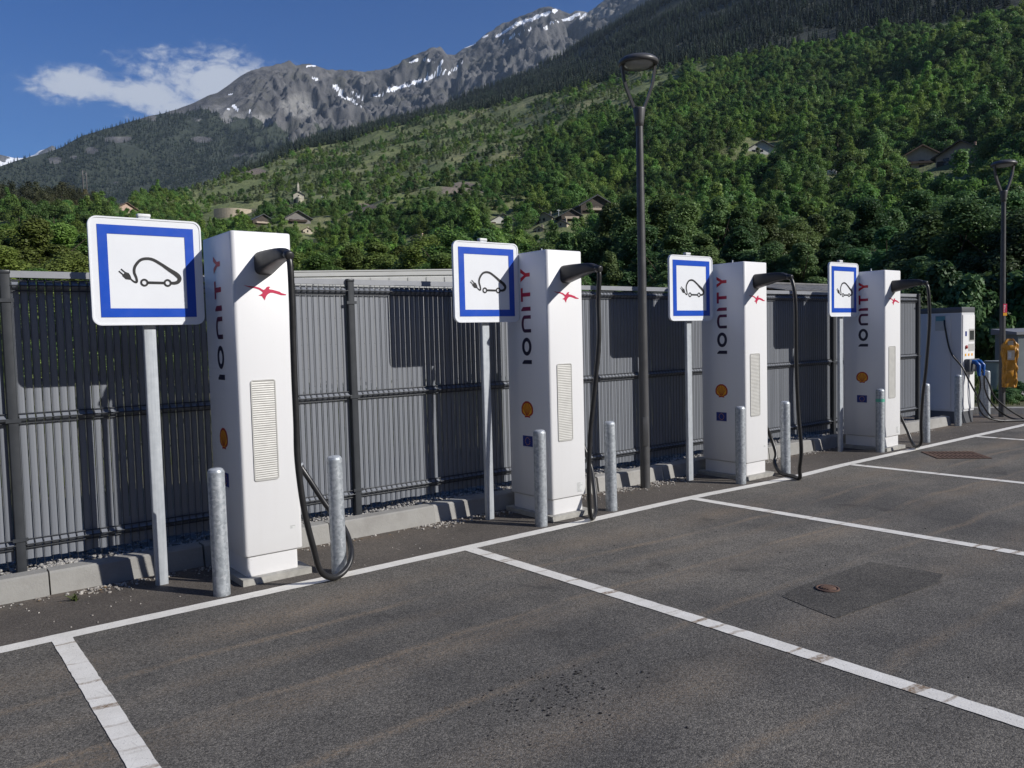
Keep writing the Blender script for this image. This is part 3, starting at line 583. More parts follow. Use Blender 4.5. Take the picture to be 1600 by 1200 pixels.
def place_tree(x, dist, ytop, label, group, name='poplar_tree', var=None, wide=1.0):
    d = pdir(x, 520); d = np.array([d[0], d[1], 0]); d /= np.linalg.norm(d); p = d*dist; e = math.tan(azel(x, ytop)[1]); h = CAM_H+.1+e*dist
    k = random.randrange(5) if var is None else var; s = h/10.2; o = empty(name, (p[0], p[1], -.12), random.uniform(0, 6.28)); tag(o, label, 'tree', group)
    for nm, me in zip(('crown', 'trunk'), (near_var if x > 760 else grove_var)[k]):
        q = link(nm, me, None, o)
    wd = wide*random.uniform(.92, 1.1); o.scale = (s*wd, s*wd, s); return o
x = -320
while x < 1950:
    right = x > 880
    dist = random.uniform(58, 74) if right else random.uniform(70, 92)
    yt = np.interp(x, TOPX, TOPY)+random.uniform(-10, 16)
    place_tree(x, dist, yt, 'leafy green tree in the tall wood behind the right half of the fence' if right else ('bright leafy tree in the grove behind the fence, below the dark mountain' if x < 350 else 'leafy tree in the grove below the hillside chalets and chapel'), 'trees of the wood behind the fence' if right else 'trees of the grove behind the fence', var=None, wide=1.15 if right else 1.5)
    x += random.uniform(30, 46) if right else random.uniform(34, 48)
x = -200
while x < 1500:
    dist = random.uniform(44, 52); yt = np.interp(x, TOPX, TOPY)+random.uniform(30, 75)
    place_tree(x, dist, min(yt, 425), 'lower leafy tree in the front row of the wood behind the fence' if x > 700 else 'lower leafy tree in the front row of the grove behind the fence', 'front row trees behind the fence' if x > 700 else 'front row trees of the grove', wide=1.35 if x > 700 else 1.8)
    x += random.uniform(42, 60)
for x, dist, yt, wd in [(1455, 36, 330, 1.5), (1500, 33, 315, 1.45), (1545, 35, 322, 1.4), (1590, 32, 330, 1.5), (1650, 33, 310, 1.5), (1720, 34, 320, 1.5), (1480, 42, 350, 1.7), (1415, 40, 365, 1.6), (1570, 42, 305, 1.5), (1625, 43, 310, 1.5)]:
    place_tree(x, dist, yt, 'broad dark tree growing behind the small grey charging cabinet', 'broad trees behind the charging cabinet', wide=wd)
for k, (x, dist, s) in enumerate([(1440, 24, .8), (1470, 26, 1.0), (1515, 25, .85), (1535, 26, .9), (1590, 27, .9), (1640, 26, 1.1)]):
    d = pdir(x, 520); d = np.array([d[0], d[1]]); d /= np.linalg.norm(d); o = empty('bush', (d[0]*dist, d[1]*dist, .05), k*1.3)
    tag(o, 'leafy bush at the foot of the broad dark trees', 'bush', 'bushes under the broad trees'); o.scale = (s*.8, s*.8, s)
    for nm, me in zip(('foliage', 'stem'), bush_var[k % 3]): link(nm, me, None, o)

# ---- small trees for the hillside (one mesh each) and conifers
def two_mat(V, F, trunk, mats, name):
    b = trunk; n0 = len(V); TV = np.array(b.v); tri = []
    for f in b.f:
        for j in range(1, len(f)-1, 2): tri.append((f[0], f[j], f[min(j+1, len(f)-1)], f[min(j+2, len(f)-1)] if j+2 < len(f) else f[min(j+1, len(f)-1)]))
    Q = [t for t in tri if len(set(t)) == 4]
    Vv = np.concatenate([V, TV]); Ff = np.concatenate([F, np.array(Q)+n0]); me = np_mesh(name, Vv, Ff)
    for q in mats: me.materials.append(q)
    mi = np.zeros(len(Ff), np.int32); mi[len(F):] = 1; me.polygons.foreach_set('material_index', mi); return me
def simple_trunk(h, r): b = MB(); b.tube([(0, 0, 0), (0, 0, h)], [r, r*.5], 4, False); return b
hv = []
for k, (h, rad, K, per, rc, ls, mt, asp) in enumerate([(6.6, 4.4, 26, 115, 1.7, .40, 'leaf_hill', .8), (7.4, 4.0, 26, 115, 1.6, .40, 'leaf_hill', .8), (5.6, 5.0, 28, 115, 1.75, .40, 'leaf_hill', .8), (9.5, 3.1, 28, 110, 1.4, .40, 'leaf_hill', .8), (6.6, 3.8, 22, 115, 1.7, .40, 'leaf_hill', .8)]):
    C, Nn, r = crown_pts(100+k, h, rad, .8, K, per, rc); V, F = quads(C, Nn, r.uniform(.6, 1.2, len(C))*ls, asp, r); hv.append(two_mat(V, F, simple_trunk(h*.6, .2), [MT[mt], MT['bark']], 'leafy_hill_tree'))
for k in range(3):
    C, Nn, r = crown_pts(120+k, 4, 2.0, .1, 14, 44, 1.0); V, F = quads(C, Nn, r.uniform(.6, 1.2, len(C))*.5, .8, r); hv.append(two_mat(V, F, simple_trunk(2, .12), [MT['leaf_shrub'], MT['bark']], 'hill_shrub'))
def conifer(seed, h, rad, mt, tiers=11):
    r = np.random.default_rng(seed); V = []; F = []
    for k in range(tiers):
        t = k/(tiers-1); z = h*(.1+.86*t); q = rad*(1-t)**.8+.12; n = 7
        for j in range(n):
            a = 2*math.pi*(j+r.uniform(0, 1))/n; L = q*r.uniform(.7, 1.15); c, s = math.cos(a), math.sin(a); wd = .32*q+.15; b = len(V)
            V += [(0, 0, z+h*.06), (c*L*.6-s*wd, s*L*.6+c*wd, z), (c*L, s*L, z-h*.05), (c*L*.6+s*wd, s*L*.6-c*wd, z)]; F.append((b, b+1, b+2, b+3))
    return two_mat(np.array(V), np.array(F), simple_trunk(h*.9, .2), [MT[mt], MT['bark']], 'conifer')
cv = [conifer(200+k, 18+2*k, 3.0+.3*k, 'leaf_pine') for k in range(3)]
bv = []
for k in range(2):
    C, Nn, r = crown_pts(210+k, 7, 4.0, .5, 24, 90, 1.6); V, F = quads(C, Nn, r.uniform(.6, 1.2, len(C))*.42, .6, r); bv.append(two_mat(V, F, simple_trunk(4, .25), [MT['leaf_brown'], MT['bark']], 'brown_pine'))
C, Nn, r = crown_pts(300, 16, 1.5, .6, 34, 26, .9, top=1.0); V, F = quads(C, Nn, r.uniform(.6, 1.2, len(C))*.8, .8, r); pop = two_mat(V, F, simple_trunk(10, .2), [MT['leaf_hill'], MT['bark']], 'columnar_poplar')
def scatter(name, P, rot, scl, idx, meshes, label, cat):
    pc = bpy.data.collections.new(name+'_kinds')
    for k, me in enumerate(meshes): pc.objects.link(bpy.data.objects.new('%02d_%s' % (k, me.name), me))
    me = bpy.data.meshes.new(name); me.vertices.add(len(P)); me.vertices.foreach_set('co', np.asarray(P, np.float32).ravel())
    for nm, ty, a in (('rot', 'FLOAT', rot), ('scl', 'FLOAT', scl), ('idx', 'INT', idx)): at = me.attributes.new(nm, ty, 'POINT'); at.data.foreach_set('value', np.asarray(a, np.int32 if ty == 'INT' else np.float32))
    o = link(name, me); tag(o, label, cat, kind='stuff')
    gn = bpy.data.node_groups.new(name, 'GeometryNodeTree'); gn.interface.new_socket('Geometry', in_out='INPUT', socket_type='NodeSocketGeometry'); gn.interface.new_socket('Geometry', in_out='OUTPUT', socket_type='NodeSocketGeometry')
    gi = gn.nodes.new('NodeGroupInput'); go = gn.nodes.new('NodeGroupOutput'); ip = gn.nodes.new('GeometryNodeInstanceOnPoints'); ci = gn.nodes.new('GeometryNodeCollectionInfo')
    ci.inputs[0].default_value = pc; ci.inputs['Separate Children'].default_value = True; ci.inputs['Reset Children'].default_value = True; ip.inputs['Pick Instance'].default_value = True
    def att(n, ty): a = gn.nodes.new('GeometryNodeInputNamedAttribute'); a.data_type = ty; a.inputs[0].default_value = n; return a.outputs[0]
    ce = gn.nodes.new('ShaderNodeCombineXYZ'); gn.links.new(att('rot', 'FLOAT'), ce.inputs[2])
    gn.links.new(gi.outputs[0], ip.inputs['Points']); gn.links.new(ci.outputs[0], ip.inputs['Instance']); gn.links.new(att('idx', 'INT'), ip.inputs['Instance Index'])
    gn.links.new(ce.outputs[0], ip.inputs['Rotation']); gn.links.new(att('scl', 'FLOAT'), ip.inputs['Scale']); gn.links.new(ip.outputs[0], go.inputs[0])
    md = o.modifiers.new('scatter', 'NODES'); md.node_group = gn; return o

# houses first as footprints (pixel of the middle of the base, width and height in pixels) so that the wood leaves them clear
HOUSES = [
 ('gabled_house', 'small pink house with brown gable roof beside the brown pines', 198, 327, 25, 8, 'pink', 'brown', .5, 1),
 ('chalet', 'dark timber chalet with pale balcony above the first charger', 412, 352, 27, 10, 'dark', 'slate', .35, 2),
 ('chalet', 'wide grey chalet with windows under a slate gable below the chapel', 466, 350, 32, 12, 'greywall', 'slate', .25, 4),
 ('cottage', 'little cream cottage among trees below the wide grey chalet', 481, 366, 12, 8, 'cream', 'brown', .3, 1),
 ('cottage', 'little pink gabled cottage among the grove trees', 650, 378, 15, 8, 'pink', 'slate', -.6, 1),
 ('barn', 'long low barn with dark roof and white end, at the village edge', 786, 349, 32, 6, 'white', 'slate', .2, 1),
 ('stone_house', 'cream stone gabled house with dark timber annex in the village', 850, 347, 22, 11, 'stone', 'slate', -.35, 2),
 ('stone_house', 'small stone house with plain gable in front of the dark village house', 876, 355, 17, 9, 'stone', 'slate', -.35, 1),
 ('stone_house', 'tiny stone gable with round window, lowest in the village', 842, 364, 13, 8, 'stone', 'slate', -.2, 1),
 ('village_house', 'dark weathered village house with bluish slate roof', 893, 346, 27, 13, 'dark', 'slate', .3, 2),
 ('village_house', 'large dark gabled house with cream side, highest in the village', 933, 334, 44, 18, 'dark', 'slate', .35, 3),
 ('hillside_house', 'pale grey house with two gables alone in the wood above the lamp', 1190, 241, 34, 11, 'white', 'slate', .3, 2),
 ('hillside_house', 'big beige chalet with broad gable beside the pink chalet', 1440, 262, 50, 17, 'beige', 'brown', .3, 5),
 ('hillside_house', 'big pinkish chalet with stepped gables at the meadow edge', 1501, 257, 52, 17, 'pink', 'brown', -.2, 5)]
KEEP = [(h_[2], h_[3], h_[4], h_[5]+8) for h_ in HOUSES]+[(467, 318, 16, 24), (365, 336, 66, 14), (1300, 274, 16, 10), (137, 297, 8, 26)]
# scatter grid over the green hill
gx_, gy_ = np.meshgrid(np.arange(-260, 1030, 6.2), np.arange(20, 1030, 6.2)); P = np.stack([gx_.ravel(), gy_.ravel()], 1); P = P+rng.uniform(-2.4, 2.4, P.shape)
rr = np.hypot(P[:, 0], P[:, 1]); aa = np.arctan2(P[:, 0], P[:, 1]); ok = (rr > 150) & (aa > R(-14)) & (aa < R(86)); P = P[ok]; rr = rr[ok]; aa = aa[ok]; z, s = hillA(aa, rr); ok = s < 1.01; P = P[ok]; rr = rr[ok]; z = z[ok]; s = s[ok]
P3 = np.column_stack([P, z-.3]); px, py, pd = pproj(P3)
yl = np.interp(px, [0, 250, 330, 420, 560, 700, 780, 850, 930, 1010, 1090, 1200], [200, 290, 335, 335, 325, 300, 255, 225, 190, 160, 120, 60]); dense = np.clip((py-yl)/26+.5+1.0*fbm(P[:, 0]/45, P[:, 1]/45, 3), 0, 1)
clump = fbm(P[:, 0]/38+5, P[:, 1]/38, 3); prob = np.where(dense > .5, .97, .52+.8*clump); prob = np.where(soil_mask(px, py) > .25, .03, prob); prob = np.where(meadow_mask(px, py) > .3, .05, prob)
ok = rng.uniform(size=len(P)) < prob
P3 = P3[ok]; px = px[ok]; py = py[ok]; pd = pd[ok]; dense = dense[ok]; n = len(P3)
shrub = (dense < .5) & (rng.uniform(size=n) < .7); scl = np.where(shrub, rng.uniform(.6, 1.25, n), rng.uniform(.65, 1.3, n)*np.interp(px, [300, 700, 1000, 1400], [1.0, 1.1, 1.3, 1.55])*np.clip(1+.55*fbm(P3[:, 0]/70, P3[:, 1]/70, 3), .6, 1.6)*np.where(dense > .5, 1, .72)); idx = np.where(shrub, rng.integers(5, 8, n), rng.integers(0, 5, n)); rot = rng.uniform(0, 6.28, n)
ok = np.ones(n, bool); crp = np.where(shrub, 2., 3.8)*scl*FPX/pd; htp = np.where(shrub, 4, 8.)*scl*FPX/pd; rr = np.hypot(P3[:, 0], P3[:, 1])
for (hx, hy, wd, ht) in KEEP:
    hp, hr = hill_hit(hx, hy); ok &= ~((np.abs(px-hx) < wd*.5+crp*.55+2) & (rr < hr+1.1*wd*hr/FPX+3) & (py-htp < hy-ht*.25) & (py > hy-ht-4))
    dxs, dys = P3[:, 0]-hp[0], P3[:, 1]-hp[1]; ux, uy = .532, -.847; al = dxs*ux+dys*uy; ac = np.abs(-dxs*uy+dys*ux); ok &= ~((al > -3) & (al < 26) & (ac < .5*wd*hr/FPX+3)); ok &= np.hypot(dxs, dys) > .55*wd*hr/FPX+5
P3, px, py, pd, dense, shrub, scl, idx, rot = [q[ok] for q in (P3, px, py, pd, dense, shrub, scl, idx, rot)]; n = len(P3)
# brown pines on the knoll at the left
kn = patch_mask(px, py, 80, 318, 85, 14) > .2
# columnar poplars
big = scl*np.where(shrub, 4, 8)/pd; vis = (px > 5) & (px < 1595) & (py-8*FPX/pd < np.interp(px, TOPX, TOPY)+4) & ~kn
order = np.argsort(-np.where(vis & ~shrub, big, 0))[:300]; one = np.zeros(n, bool); one[order] = True
for i in order:
    o = link('leafy_hill_tree', hv[idx[i]], None, None, P3[i]); o.rotation_euler.z = rot[i]; o.scale = (scl[i],)*3
    if px[i] > 960: tag(o, 'round leafy tree on the steep wooded hillside behind the lamp posts', 'tree', 'trees on the steep wooded hillside')
    else: tag(o, 'round leafy tree on the open hillside around the village and chapel', 'tree', 'trees on the open hillside')
rest = ~one & ~kn
scatter('hillside_wood', P3[rest], rot[rest], scl[rest], idx[rest], hv, 'leafy woods and shrubs covering the green hillside', 'wood')
i = np.where(kn)[0]
for q in i[:60]:
    o = link('brown_pine', bv[q % 2], None, None, P3[q]); o.rotation_euler.z = rot[q]; o.scale = (scl[q]*1.05,)*3; tag(o, 'bushy brownish pine on the low knoll beside the mast', 'tree', 'brown pines on the knoll')
for x, y, s0 in [(1295, 142, 1.0), (1139, 182, 1.0), (1152, 185, .9), (1164, 184, .85), (1092, 236, .8), (1084, 238, .7), (1100, 233, .75), (1230, 150, .8), (1005, 180, .7)]:
    p, r_ = hill_hit(x, y+8); o = link('columnar_poplar', pop, None, None, p); o.scale = (s0,)*3; o.rotation_euler.z = x; tag(o, 'slim columnar poplar standing taller than the hillside trees around it', 'tree', 'columnar poplars on the hillside')
# conifers on the slope behind and on the mountain's foot
gx_, gy_ = np.meshgrid(np.arange(300, 2300, 9.0), np.arange(300, 2150, 9.0)); P = np.stack([gx_.ravel(), gy_.ravel()], 1)+rng.uniform(-4, 4, (gx_.size, 2)); aa = np.arctan2(P[:, 0], P[:, 1]); rr = np.hypot(P[:, 0], P[:, 1])
ra = np.interp(aa, HA[0], HA[2]); rb = np.interp(aa, HB[0], HB[2]); s = (rr-ra)/(rb-ra); ok = (aa > R(14)) & (aa < R(84)) & (s > .0) & (s < 1.04); P = P[ok]; aa = aa[ok]; s = s[ok]; _, z = hillB(aa, s); P3 = np.column_stack([P, z-.5])
px, py, pd = pproj(P3); gap = fbm(P[:, 0]/110, P[:, 1]/110, 4); clear = np.maximum(patch_mask(px, py, 1275, 60, 50, 22), patch_mask(px, py, 640, 180, 40, 5)); ok = (gap < .42) & (rng.uniform(size=len(P)) > clear*.85) & (py > -90); P3 = P3[ok]; n = len(P3)
scatter('conifer_forest', P3, rng.uniform(0, 6.28, n), rng.uniform(.55, 1.1, n), rng.integers(0, 3, n), cv, 'dark conifer forest on the high slope above the leafy woods', 'forest')
gx_, gy_ = np.meshgrid(np.arange(-900, 2500, 13.0), np.arange(1800, 4300, 13.0)); P = np.stack([gx_.ravel(), gy_.ravel()], 1)+rng.uniform(-6, 6, (gx_.size, 2)); aa = np.arctan2(P[:, 0], P[:, 1]); rr = np.hypot(P[:, 0], P[:, 1]); rc = np.interp(aa, HC[0], HC[2]); s = (rr-2300)/(rc-2300)
ok = (aa > R(-8)) & (aa < R(36)) & (s > .02) & (s < 1.0); P = P[ok]; aa = aa[ok]; s = s[ok]; _, z = hillC(aa, s); P3 = np.column_stack([P, z-.5]); px, py, pd = pproj(P3)
rk = rock_mask(px, py, P[:, 0], P[:, 1]); ok = (rng.uniform(size=len(P)) > rk*1.3) & (fbm(P[:, 0]/150, P[:, 1]/150, 3) < .5); P3 = P3[ok]; n = len(P3)
scatter('mountain_forest', P3, rng.uniform(0, 6.28, n), rng.uniform(.55, 1.15, n), rng.integers(0, 3, n), cv, 'dark conifer forest on the lower flank of the rocky mountain', 'forest')

# ================================================================== BUILDINGS ON THE HILL
WALLS = {'pink': (.50, .36, .28), 'dark': (.075, .062, .052), 'greywall': (.22, .205, .19), 'cream': (.50, .44, .34), 'white': (.60, .59, .55), 'stone': (.42, .36, .27), 'beige': (.46, .38, .30), 'chapel': (.50, .47, .38)}
WM = {k: mat(k+'_wall_render', c, .9, 0, .15, .8, .4, 6) for k, c in WALLS.items()}
RM = {'slate': mat('dark_slate_roof', (.060, .062, .068), .6, 0, .25, 1.5, .5, 5), 'brown': mat('brown_tile_roof', (.13, .085, .06), .8, 0, .25, 1.5, .5, 5)}
MT['glass'] = mat('dark_window_glass', (.02, .025, .03), .1, 0, .2, 2); MT['timber'] = mat('dark_timber', (.06, .042, .03), .8, 0, .3, 3)
def house(name, label, x, y, wpx, hpx, wall, roof, rot, nwin, scale_depth=1.1):
    wpx *= 1.18; hpx *= 1.2
    p, r_ = hill_hit(x, y); pxm = FPX/r_; W = wpx/pxm; H = hpx/pxm*.62; D = W*scale_depth; rise = W*.28
    a = math.atan2(p[0], p[1]); o = empty(name, (p[0], p[1], p[2]-.3), -a+rot); tag(o, label, 'church' if name == 'chapel' else ('barn' if name == 'barn' else 'house'))
    b = MB(); h2 = W/2; b.add([(-h2, 0, -4), (h2, 0, -4), (h2, 0, H), (0, 0, H+rise), (-h2, 0, H), (-h2, D, -4), (h2, D, -4), (h2, D, H), (0, D, H+rise), (-h2, D, H)], [(0, 1, 2, 3, 4), (9, 8, 7, 6, 5), (1, 6, 7, 2), (5, 0, 4, 9)]); b.build('wall', WM[wall], o)
    b = MB(); ov = W*.09; th = W*.025+.05; k = rise/h2
    for s in (-1, 1):
        A = [(0, -ov, H+rise+.02), (s*(h2+ov), -ov, H-k*ov+.02), (s*(h2+ov), D+ov, H-k*ov+.02), (0, D+ov, H+rise+.02)]; T = [(q[0], q[1], q[2]+th) for q in A]
        b.add(A+T, [(0, 1, 2, 3), (7, 6, 5, 4), (0, 4, 5, 1), (1, 5, 6, 2), (2, 6, 7, 3), (3, 7, 4, 0)])
    rf = b.build('roof', RM[roof], o); c = MB(); c.box(h2*.3, h2*.3+.7, D*.5, D*.5+.7, H+rise*.5, H+rise+.9); c.build('chimney', WM['white' if wall == 'dark' else wall], rf)
    for q in range(nwin):
        row = q//3; cx = -h2*.58+(q % 3)*h2*.58 if nwin > 1 else 0; cz = H*.62-row*H*.5+(.0 if nwin > 1 else H*.15); ww, wh = W*.055, H*.11+.2
        f = MB(); f.box(cx-ww-.1, cx+ww+.1, -.07, .0, cz-wh-.1, cz+wh+.1); fo = f.build('window', MT['timber'] if wall not in ('dark',) else WM['cream'], o); g_ = MB(); g_.box(cx-ww, cx+ww, -.10, -.072, cz-wh, cz+wh); g_.build('pane', MT['glass'], fo)
    d = MB(); d.box(-h2*.95, -h2*.6, -.06, -.002, -1, min(1.9, H*.6)); d.build('door', MT['timber'], o)
    if wall in ('dark', 'greywall', 'beige') and W > 6: q = MB(); q.box(-h2*.7, h2*.7, -1.1, -.0, H*.42, H*.42+.12); q.box(-h2*.7, h2*.7, -1.1, -1.02, H*.42+.12, H*.42+.9); q.build('balcony', MT['timber'] if wall != 'dark' else WM['beige'], o)
    return o, W, H, rise, D
for h_ in HOUSES: house(*h_)
o, W, H, rise, D = house('chapel', 'pale stone chapel with rounded apse and pointed belfry on the hillside', 467, 316, 13, 15, 'chapel', 'slate', .0, 1)
b = MB(); b.lathe([(W*.30, -3), (W*.30, H*.55), (W*.31, H*.56), (0, H*.8)], 14, (0, -.05)); b.build('apse', WM['chapel'], o)
b = MB(); b.box(-W*.09, W*.09, D*.1, D*.28, H+rise*.6, H+rise+W*.5); b.build('belfry', WM['chapel'], o); b = MB(); z0 = H+rise+W*.5; q = W*.11; b.add([(-q, D*.19-q, z0), (q, D*.19-q, z0), (q, D*.19+q, z0), (-q, D*.19+q, z0), (0, D*.19, z0+W*.55)], [(0, 1, 4), (1, 2, 4), (2, 3, 4), (3, 0, 4), (3, 2, 1, 0)]); b.build('spire', WM['chapel'], o)
# curved retaining wall, white shelter, masts
b = MB(); A = []; 
for k in range(15):
    p, r_ = hill_hit(334+k*4.3, 336-.4*abs(k-7)**.5); A.append(p)
md_ = np.mean([np.hypot(p[0], p[1]) for p in A]); V = []; F = []
for k, p in enumerate(A):
    d = np.array([p[0], p[1]]); d = d/np.linalg.norm(d); q = md_-6*math.sin(math.pi*k/14)
    for dd, zz_ in ((0, -3), (0, 3.6), (.5, 3.6), (.5, -3)): V.append((d[0]*(q+dd), d[1]*(q+dd), A[7][2]+zz_))
for k in range(14):
    for j in range(3): F.append((4*k+j, 4*k+4+j, 4*k+5+j, 4*k+j+1))
b.add(V, F); tag(b.build('retaining_wall', WM['stone']), 'curved pale stone retaining wall on the slope under the chapel', 'wall')
p, r_ = hill_hit(1300, 275); o = empty('garden_shelter', p, -math.atan2(p[0], p[1])); tag(o, 'small white garden shelter alone on the meadow between wooded slopes', 'shelter'); b = MB(); W = 13*r_/FPX
b.rprism(-W/2, W/2, 0, W*.6, .3, W*.62, .2, 3, .15); b.build('cover', WM['white'], o)
for s in (-1, 1):
    for y_ in (.2, W*.5): b = MB(); b.box(s*W*.4-.05, s*W*.4+.05, y_, y_+.1, -.6, .35); b.build('leg', MT['lamp'], o)
p, r_ = hill_hit(134, 315); u = r_/FPX; o = empty('radio_mast', p); tag(o, 'thin twin-pole radio mast rising from the brown pine knoll', 'mast')
for k, (dx, hh) in enumerate([(-2.2*u, 42*u), (2.2*u, 40*u)]): b = MB(); b.tube([(dx, 0, -1), (dx, 0, hh)], .34, 6); b.build('pole', MT['lamp'], o)
b = MB()
for k in range(8): b.box(-2.2*u, 2.2*u, -.08, .08, k*5*u+2, k*5*u+2.2)
b.build('rungs', MT['lamp'], o); b = MB(); b.box(-3*u, -1.4*u, -.3, .3, 36*u, 41*u); b.box(1.4*u, 3*u, -.3, .3, 35*u, 39*u); b.build('antenna_panels', MT['lamp'], o)
for nm, x, y, hp in [('pale power pole on the grass left of the chapel', 422, 330, 13), ('pale power pole on the grass right of the chapel', 504, 322, 14), ('thin power pole between the roofs of the village', 873, 344, 16), ('thin power pole on the wooded slope below the lone grey house', 1208, 300, 14)]:
    p, r_ = hill_hit(x, y); u = r_/FPX; o = empty('power_pole', p); tag(o, nm, 'pole'); b = MB(); b.tube([(0, 0, -1), (0, 0, hp*u)], [.2, .14], 6); b.build('pole', MT['galv'], o); b = MB(); b.box(-.9, .9, -.07, .07, hp*u-.5, hp*u-.35); b.build('crossarm', MT['galv'], o)
p, r_ = hill_hit(771, 272); u = r_/FPX; o = empty('power_pylon', p, -.6); tag(o, 'small portal pylon on the slope above the bare earth patch', 'pylon')
for s in (-1, 1): b = MB(); b.tube([(s*4*u, 0, -1), (s*4*u, 0, 14*u)], .22, 6); b.build('leg', MT['galv'], o)
b = MB(); b.box(-6*u, 6*u, -.12, .12, 13.4*u, 14*u); b.build('crossarm', MT['galv'], o)

# ================================================================== BUILDINGS BEHIND THE FENCE
MT['cladding'] = mat('white_metal_cladding', (.78, .78, .75), .5, .1, .05, 1.2)
a_ = R(28.4); o = empty('white_cabin', (26*math.sin(a_), 26*math.cos(a_), 0), -a_); tag(o, 'long white flat-roofed cabin standing behind the fence', 'building')
b = MB(); b.box(-3.6, 4.6, 0, 3., -.1, 3.66); b.build('wall', MT['cladding'], o)
b = MB(); b.box(-3.63, 4.63, -.03, 3.03, 3.662, 3.80); b.build('fascia', MT['cladding'], o); b = MB(); b.box(-3.65, 4.65, -.045, 3.05, 3.802, 3.84); b.build('roof', MT['cladding'], o)
pm = MB(); pm.box(-.27, .27, -.022, -.002, .1, 3.6); pm = pm.mesh('wall_panel'); pm.materials.append(MT['cladding'])
for k in range(14): link('wall_panel', pm, None, o, (-3.25+k*.58, 0, 0))
o = empty('slate_roofed_shed', (18.5, 12, 0)); tag(o, 'low shed with grey slate roof just behind the fence', 'shed')
b = MB(); b.box(-2.4, 2.4, -1.25, 1.25, 0, 2.46); b.build('wall', MT['timber'], o)
b = MB(); rz = 2.80; ez = 2.53
for s in (-1, 1): b.add([(-2.5, 0, rz-.03), (2.5, 0, rz-.03), (2.5, s*1.42, ez-.03), (-2.5, s*1.42, ez-.03)], [(0, 1, 2, 3)])
b.build('roof_deck', MT['timber'], o)
MT['slate'] = mat('grey_slate', (.15, .15, .155), .6, 0, .3, 3, .3, 30)
sm_ = MB(); sm_.box(-.103, .103, 0, .315, 0, .012); sm_ = sm_.mesh('slate'); sm_.materials.append(MT['slate']); sl = math.atan2(rz-ez, 1.42)
for c in range(5):
    for k in range(24):
        x = -2.39+k*.208+(.104 if c % 2 else 0)*.8
        q = link('slate', sm_, None, o, (x, -1.42+c*.284, ez+c*.284*math.tan(sl)+random.uniform(0, .006)-.02)); q.rotation_euler = (sl-.03, 0, random.uniform(-.006, .006))
b = MB(); b.box(-2.5, 2.5, -.08, .08, rz-.02, rz+.02); b.build('ridge_cap', MT['slate'], o)

# ================================================================== FENCE
fence = empty('slatted_fence', (0, 6.33, 0)); tag(fence, 'grey slatted wire panel fence with dark posts behind the chargers', 'fence')
P0, PP = .693, 2.503
sb = MB(); sb.add([(-.0231, 0, .205), (-.008, -.003, .205), (.008, -.003, .205), (.0231, 0, .205), (.0231, .004, .205), (-.0231, .004, .205)]+[(-.0231, 0, 2.075), (-.008, -.003, 2.075), (.008, -.003, 2.075), (.0231, 0, 2.075), (.0231, .004, 2.075), (-.0231, .004, 2.075)],
                  [(i, (i+1) % 6, (i+1) % 6+6, i+6) for i in range(6)]+[(5, 4, 3, 2, 1, 0), (6, 7, 8, 9, 10, 11)]); sm = sb.mesh('slat'); sm.materials.append(MT['slat'])
wm = MB(); yf = -.011
FO = [(2.015, 2.085), (1.13, 1.195), (.285, .345)]
zs = [.16, .285, .315, .345, 1.13, 1.162, 1.195, 2.015, 2.05, 2.085, 2.1]; ys = [0, 0, -.028, 0, 0, -.028, 0, 0, -.028, 0, 0]
for k in range(49):
    x = -1.2192+k*.0508+.0055
    wm.tube([(x, yf+y, z) for z, y in zip(zs, ys)], .0022, 4, False)
for lo, hi in FO:
    for z, y in ((lo, -.006), ((lo+hi)/2, -.034), (hi, -.006)): wm.tube([(-1.225, yf+y, z), (1.225, yf+y, z)], .0042, 5, False)
for z in (.5, .72, .92, 1.4, 1.6, 1.82): wm.tube([(-1.225, .0085, z), (1.225, .0085, z)], .002, 4, False)
wm = wm.mesh('wire_mesh'); wm.materials.append(MT['fence'])
cm = MB(); cm.box(-1.22, 1.22, -.014, .016, 2.103, 2.148); cm = cm.mesh('cap_rail'); cm.materials.append(MT['cap'])
# rounded covers of the folds: the slat strip bulging behind the wires
fm = MB()
for lo, hi in FO: fm.add([(-1.2, -.002, lo+.004), (1.2, -.002, lo+.004), (1.2, -.024, (lo+hi)/2), (-1.2, -.024, (lo+hi)/2), (-1.2, -.002, hi-.004), (1.2, -.002, hi-.004)], [(0, 1, 2, 3), (3, 2, 5, 4)])
pm = MB(); pm.rprism(-.03, .03, -.045, .025, -.06, 2.125, .006, 2); pm = pm.mesh('post'); pm.materials.append(MT['fence'])
qm = MB(); qm.rprism(-.034, .034, -.049, .029, 2.126, 2.15, .008, 2, .004); qm = qm.mesh('post_cap'); qm.materials.append(MT['fence'])
bm_ = MB(); bm_.box(-.045, .045, -.052, -.0455, -.012, .012); bm_ = bm_.mesh('clip'); bm_.materials.append(MT['fence'])
fm_ = []
for lo, hi in FO:
    q = MB(); zc_ = (lo+hi)/2
    q.add([(-.0215, -.003, lo+.003), (.0215, -.003, lo+.003), (.0215, -.030, zc_), (-.0215, -.030, zc_), (.0215, -.003, hi-.003), (-.0215, -.003, hi-.003)], [(0, 1, 2, 3), (3, 2, 4, 5)]); fm_.append(q)
fold = MB()
for k in range(48):
    for q in fm_: fold.add([(v[0]-1.1938+k*.0508, v[1], v[2]) for v in q.v], q.f)
fold = fold.mesh('fold_covers'); fold.materials.append(MT['slat'])
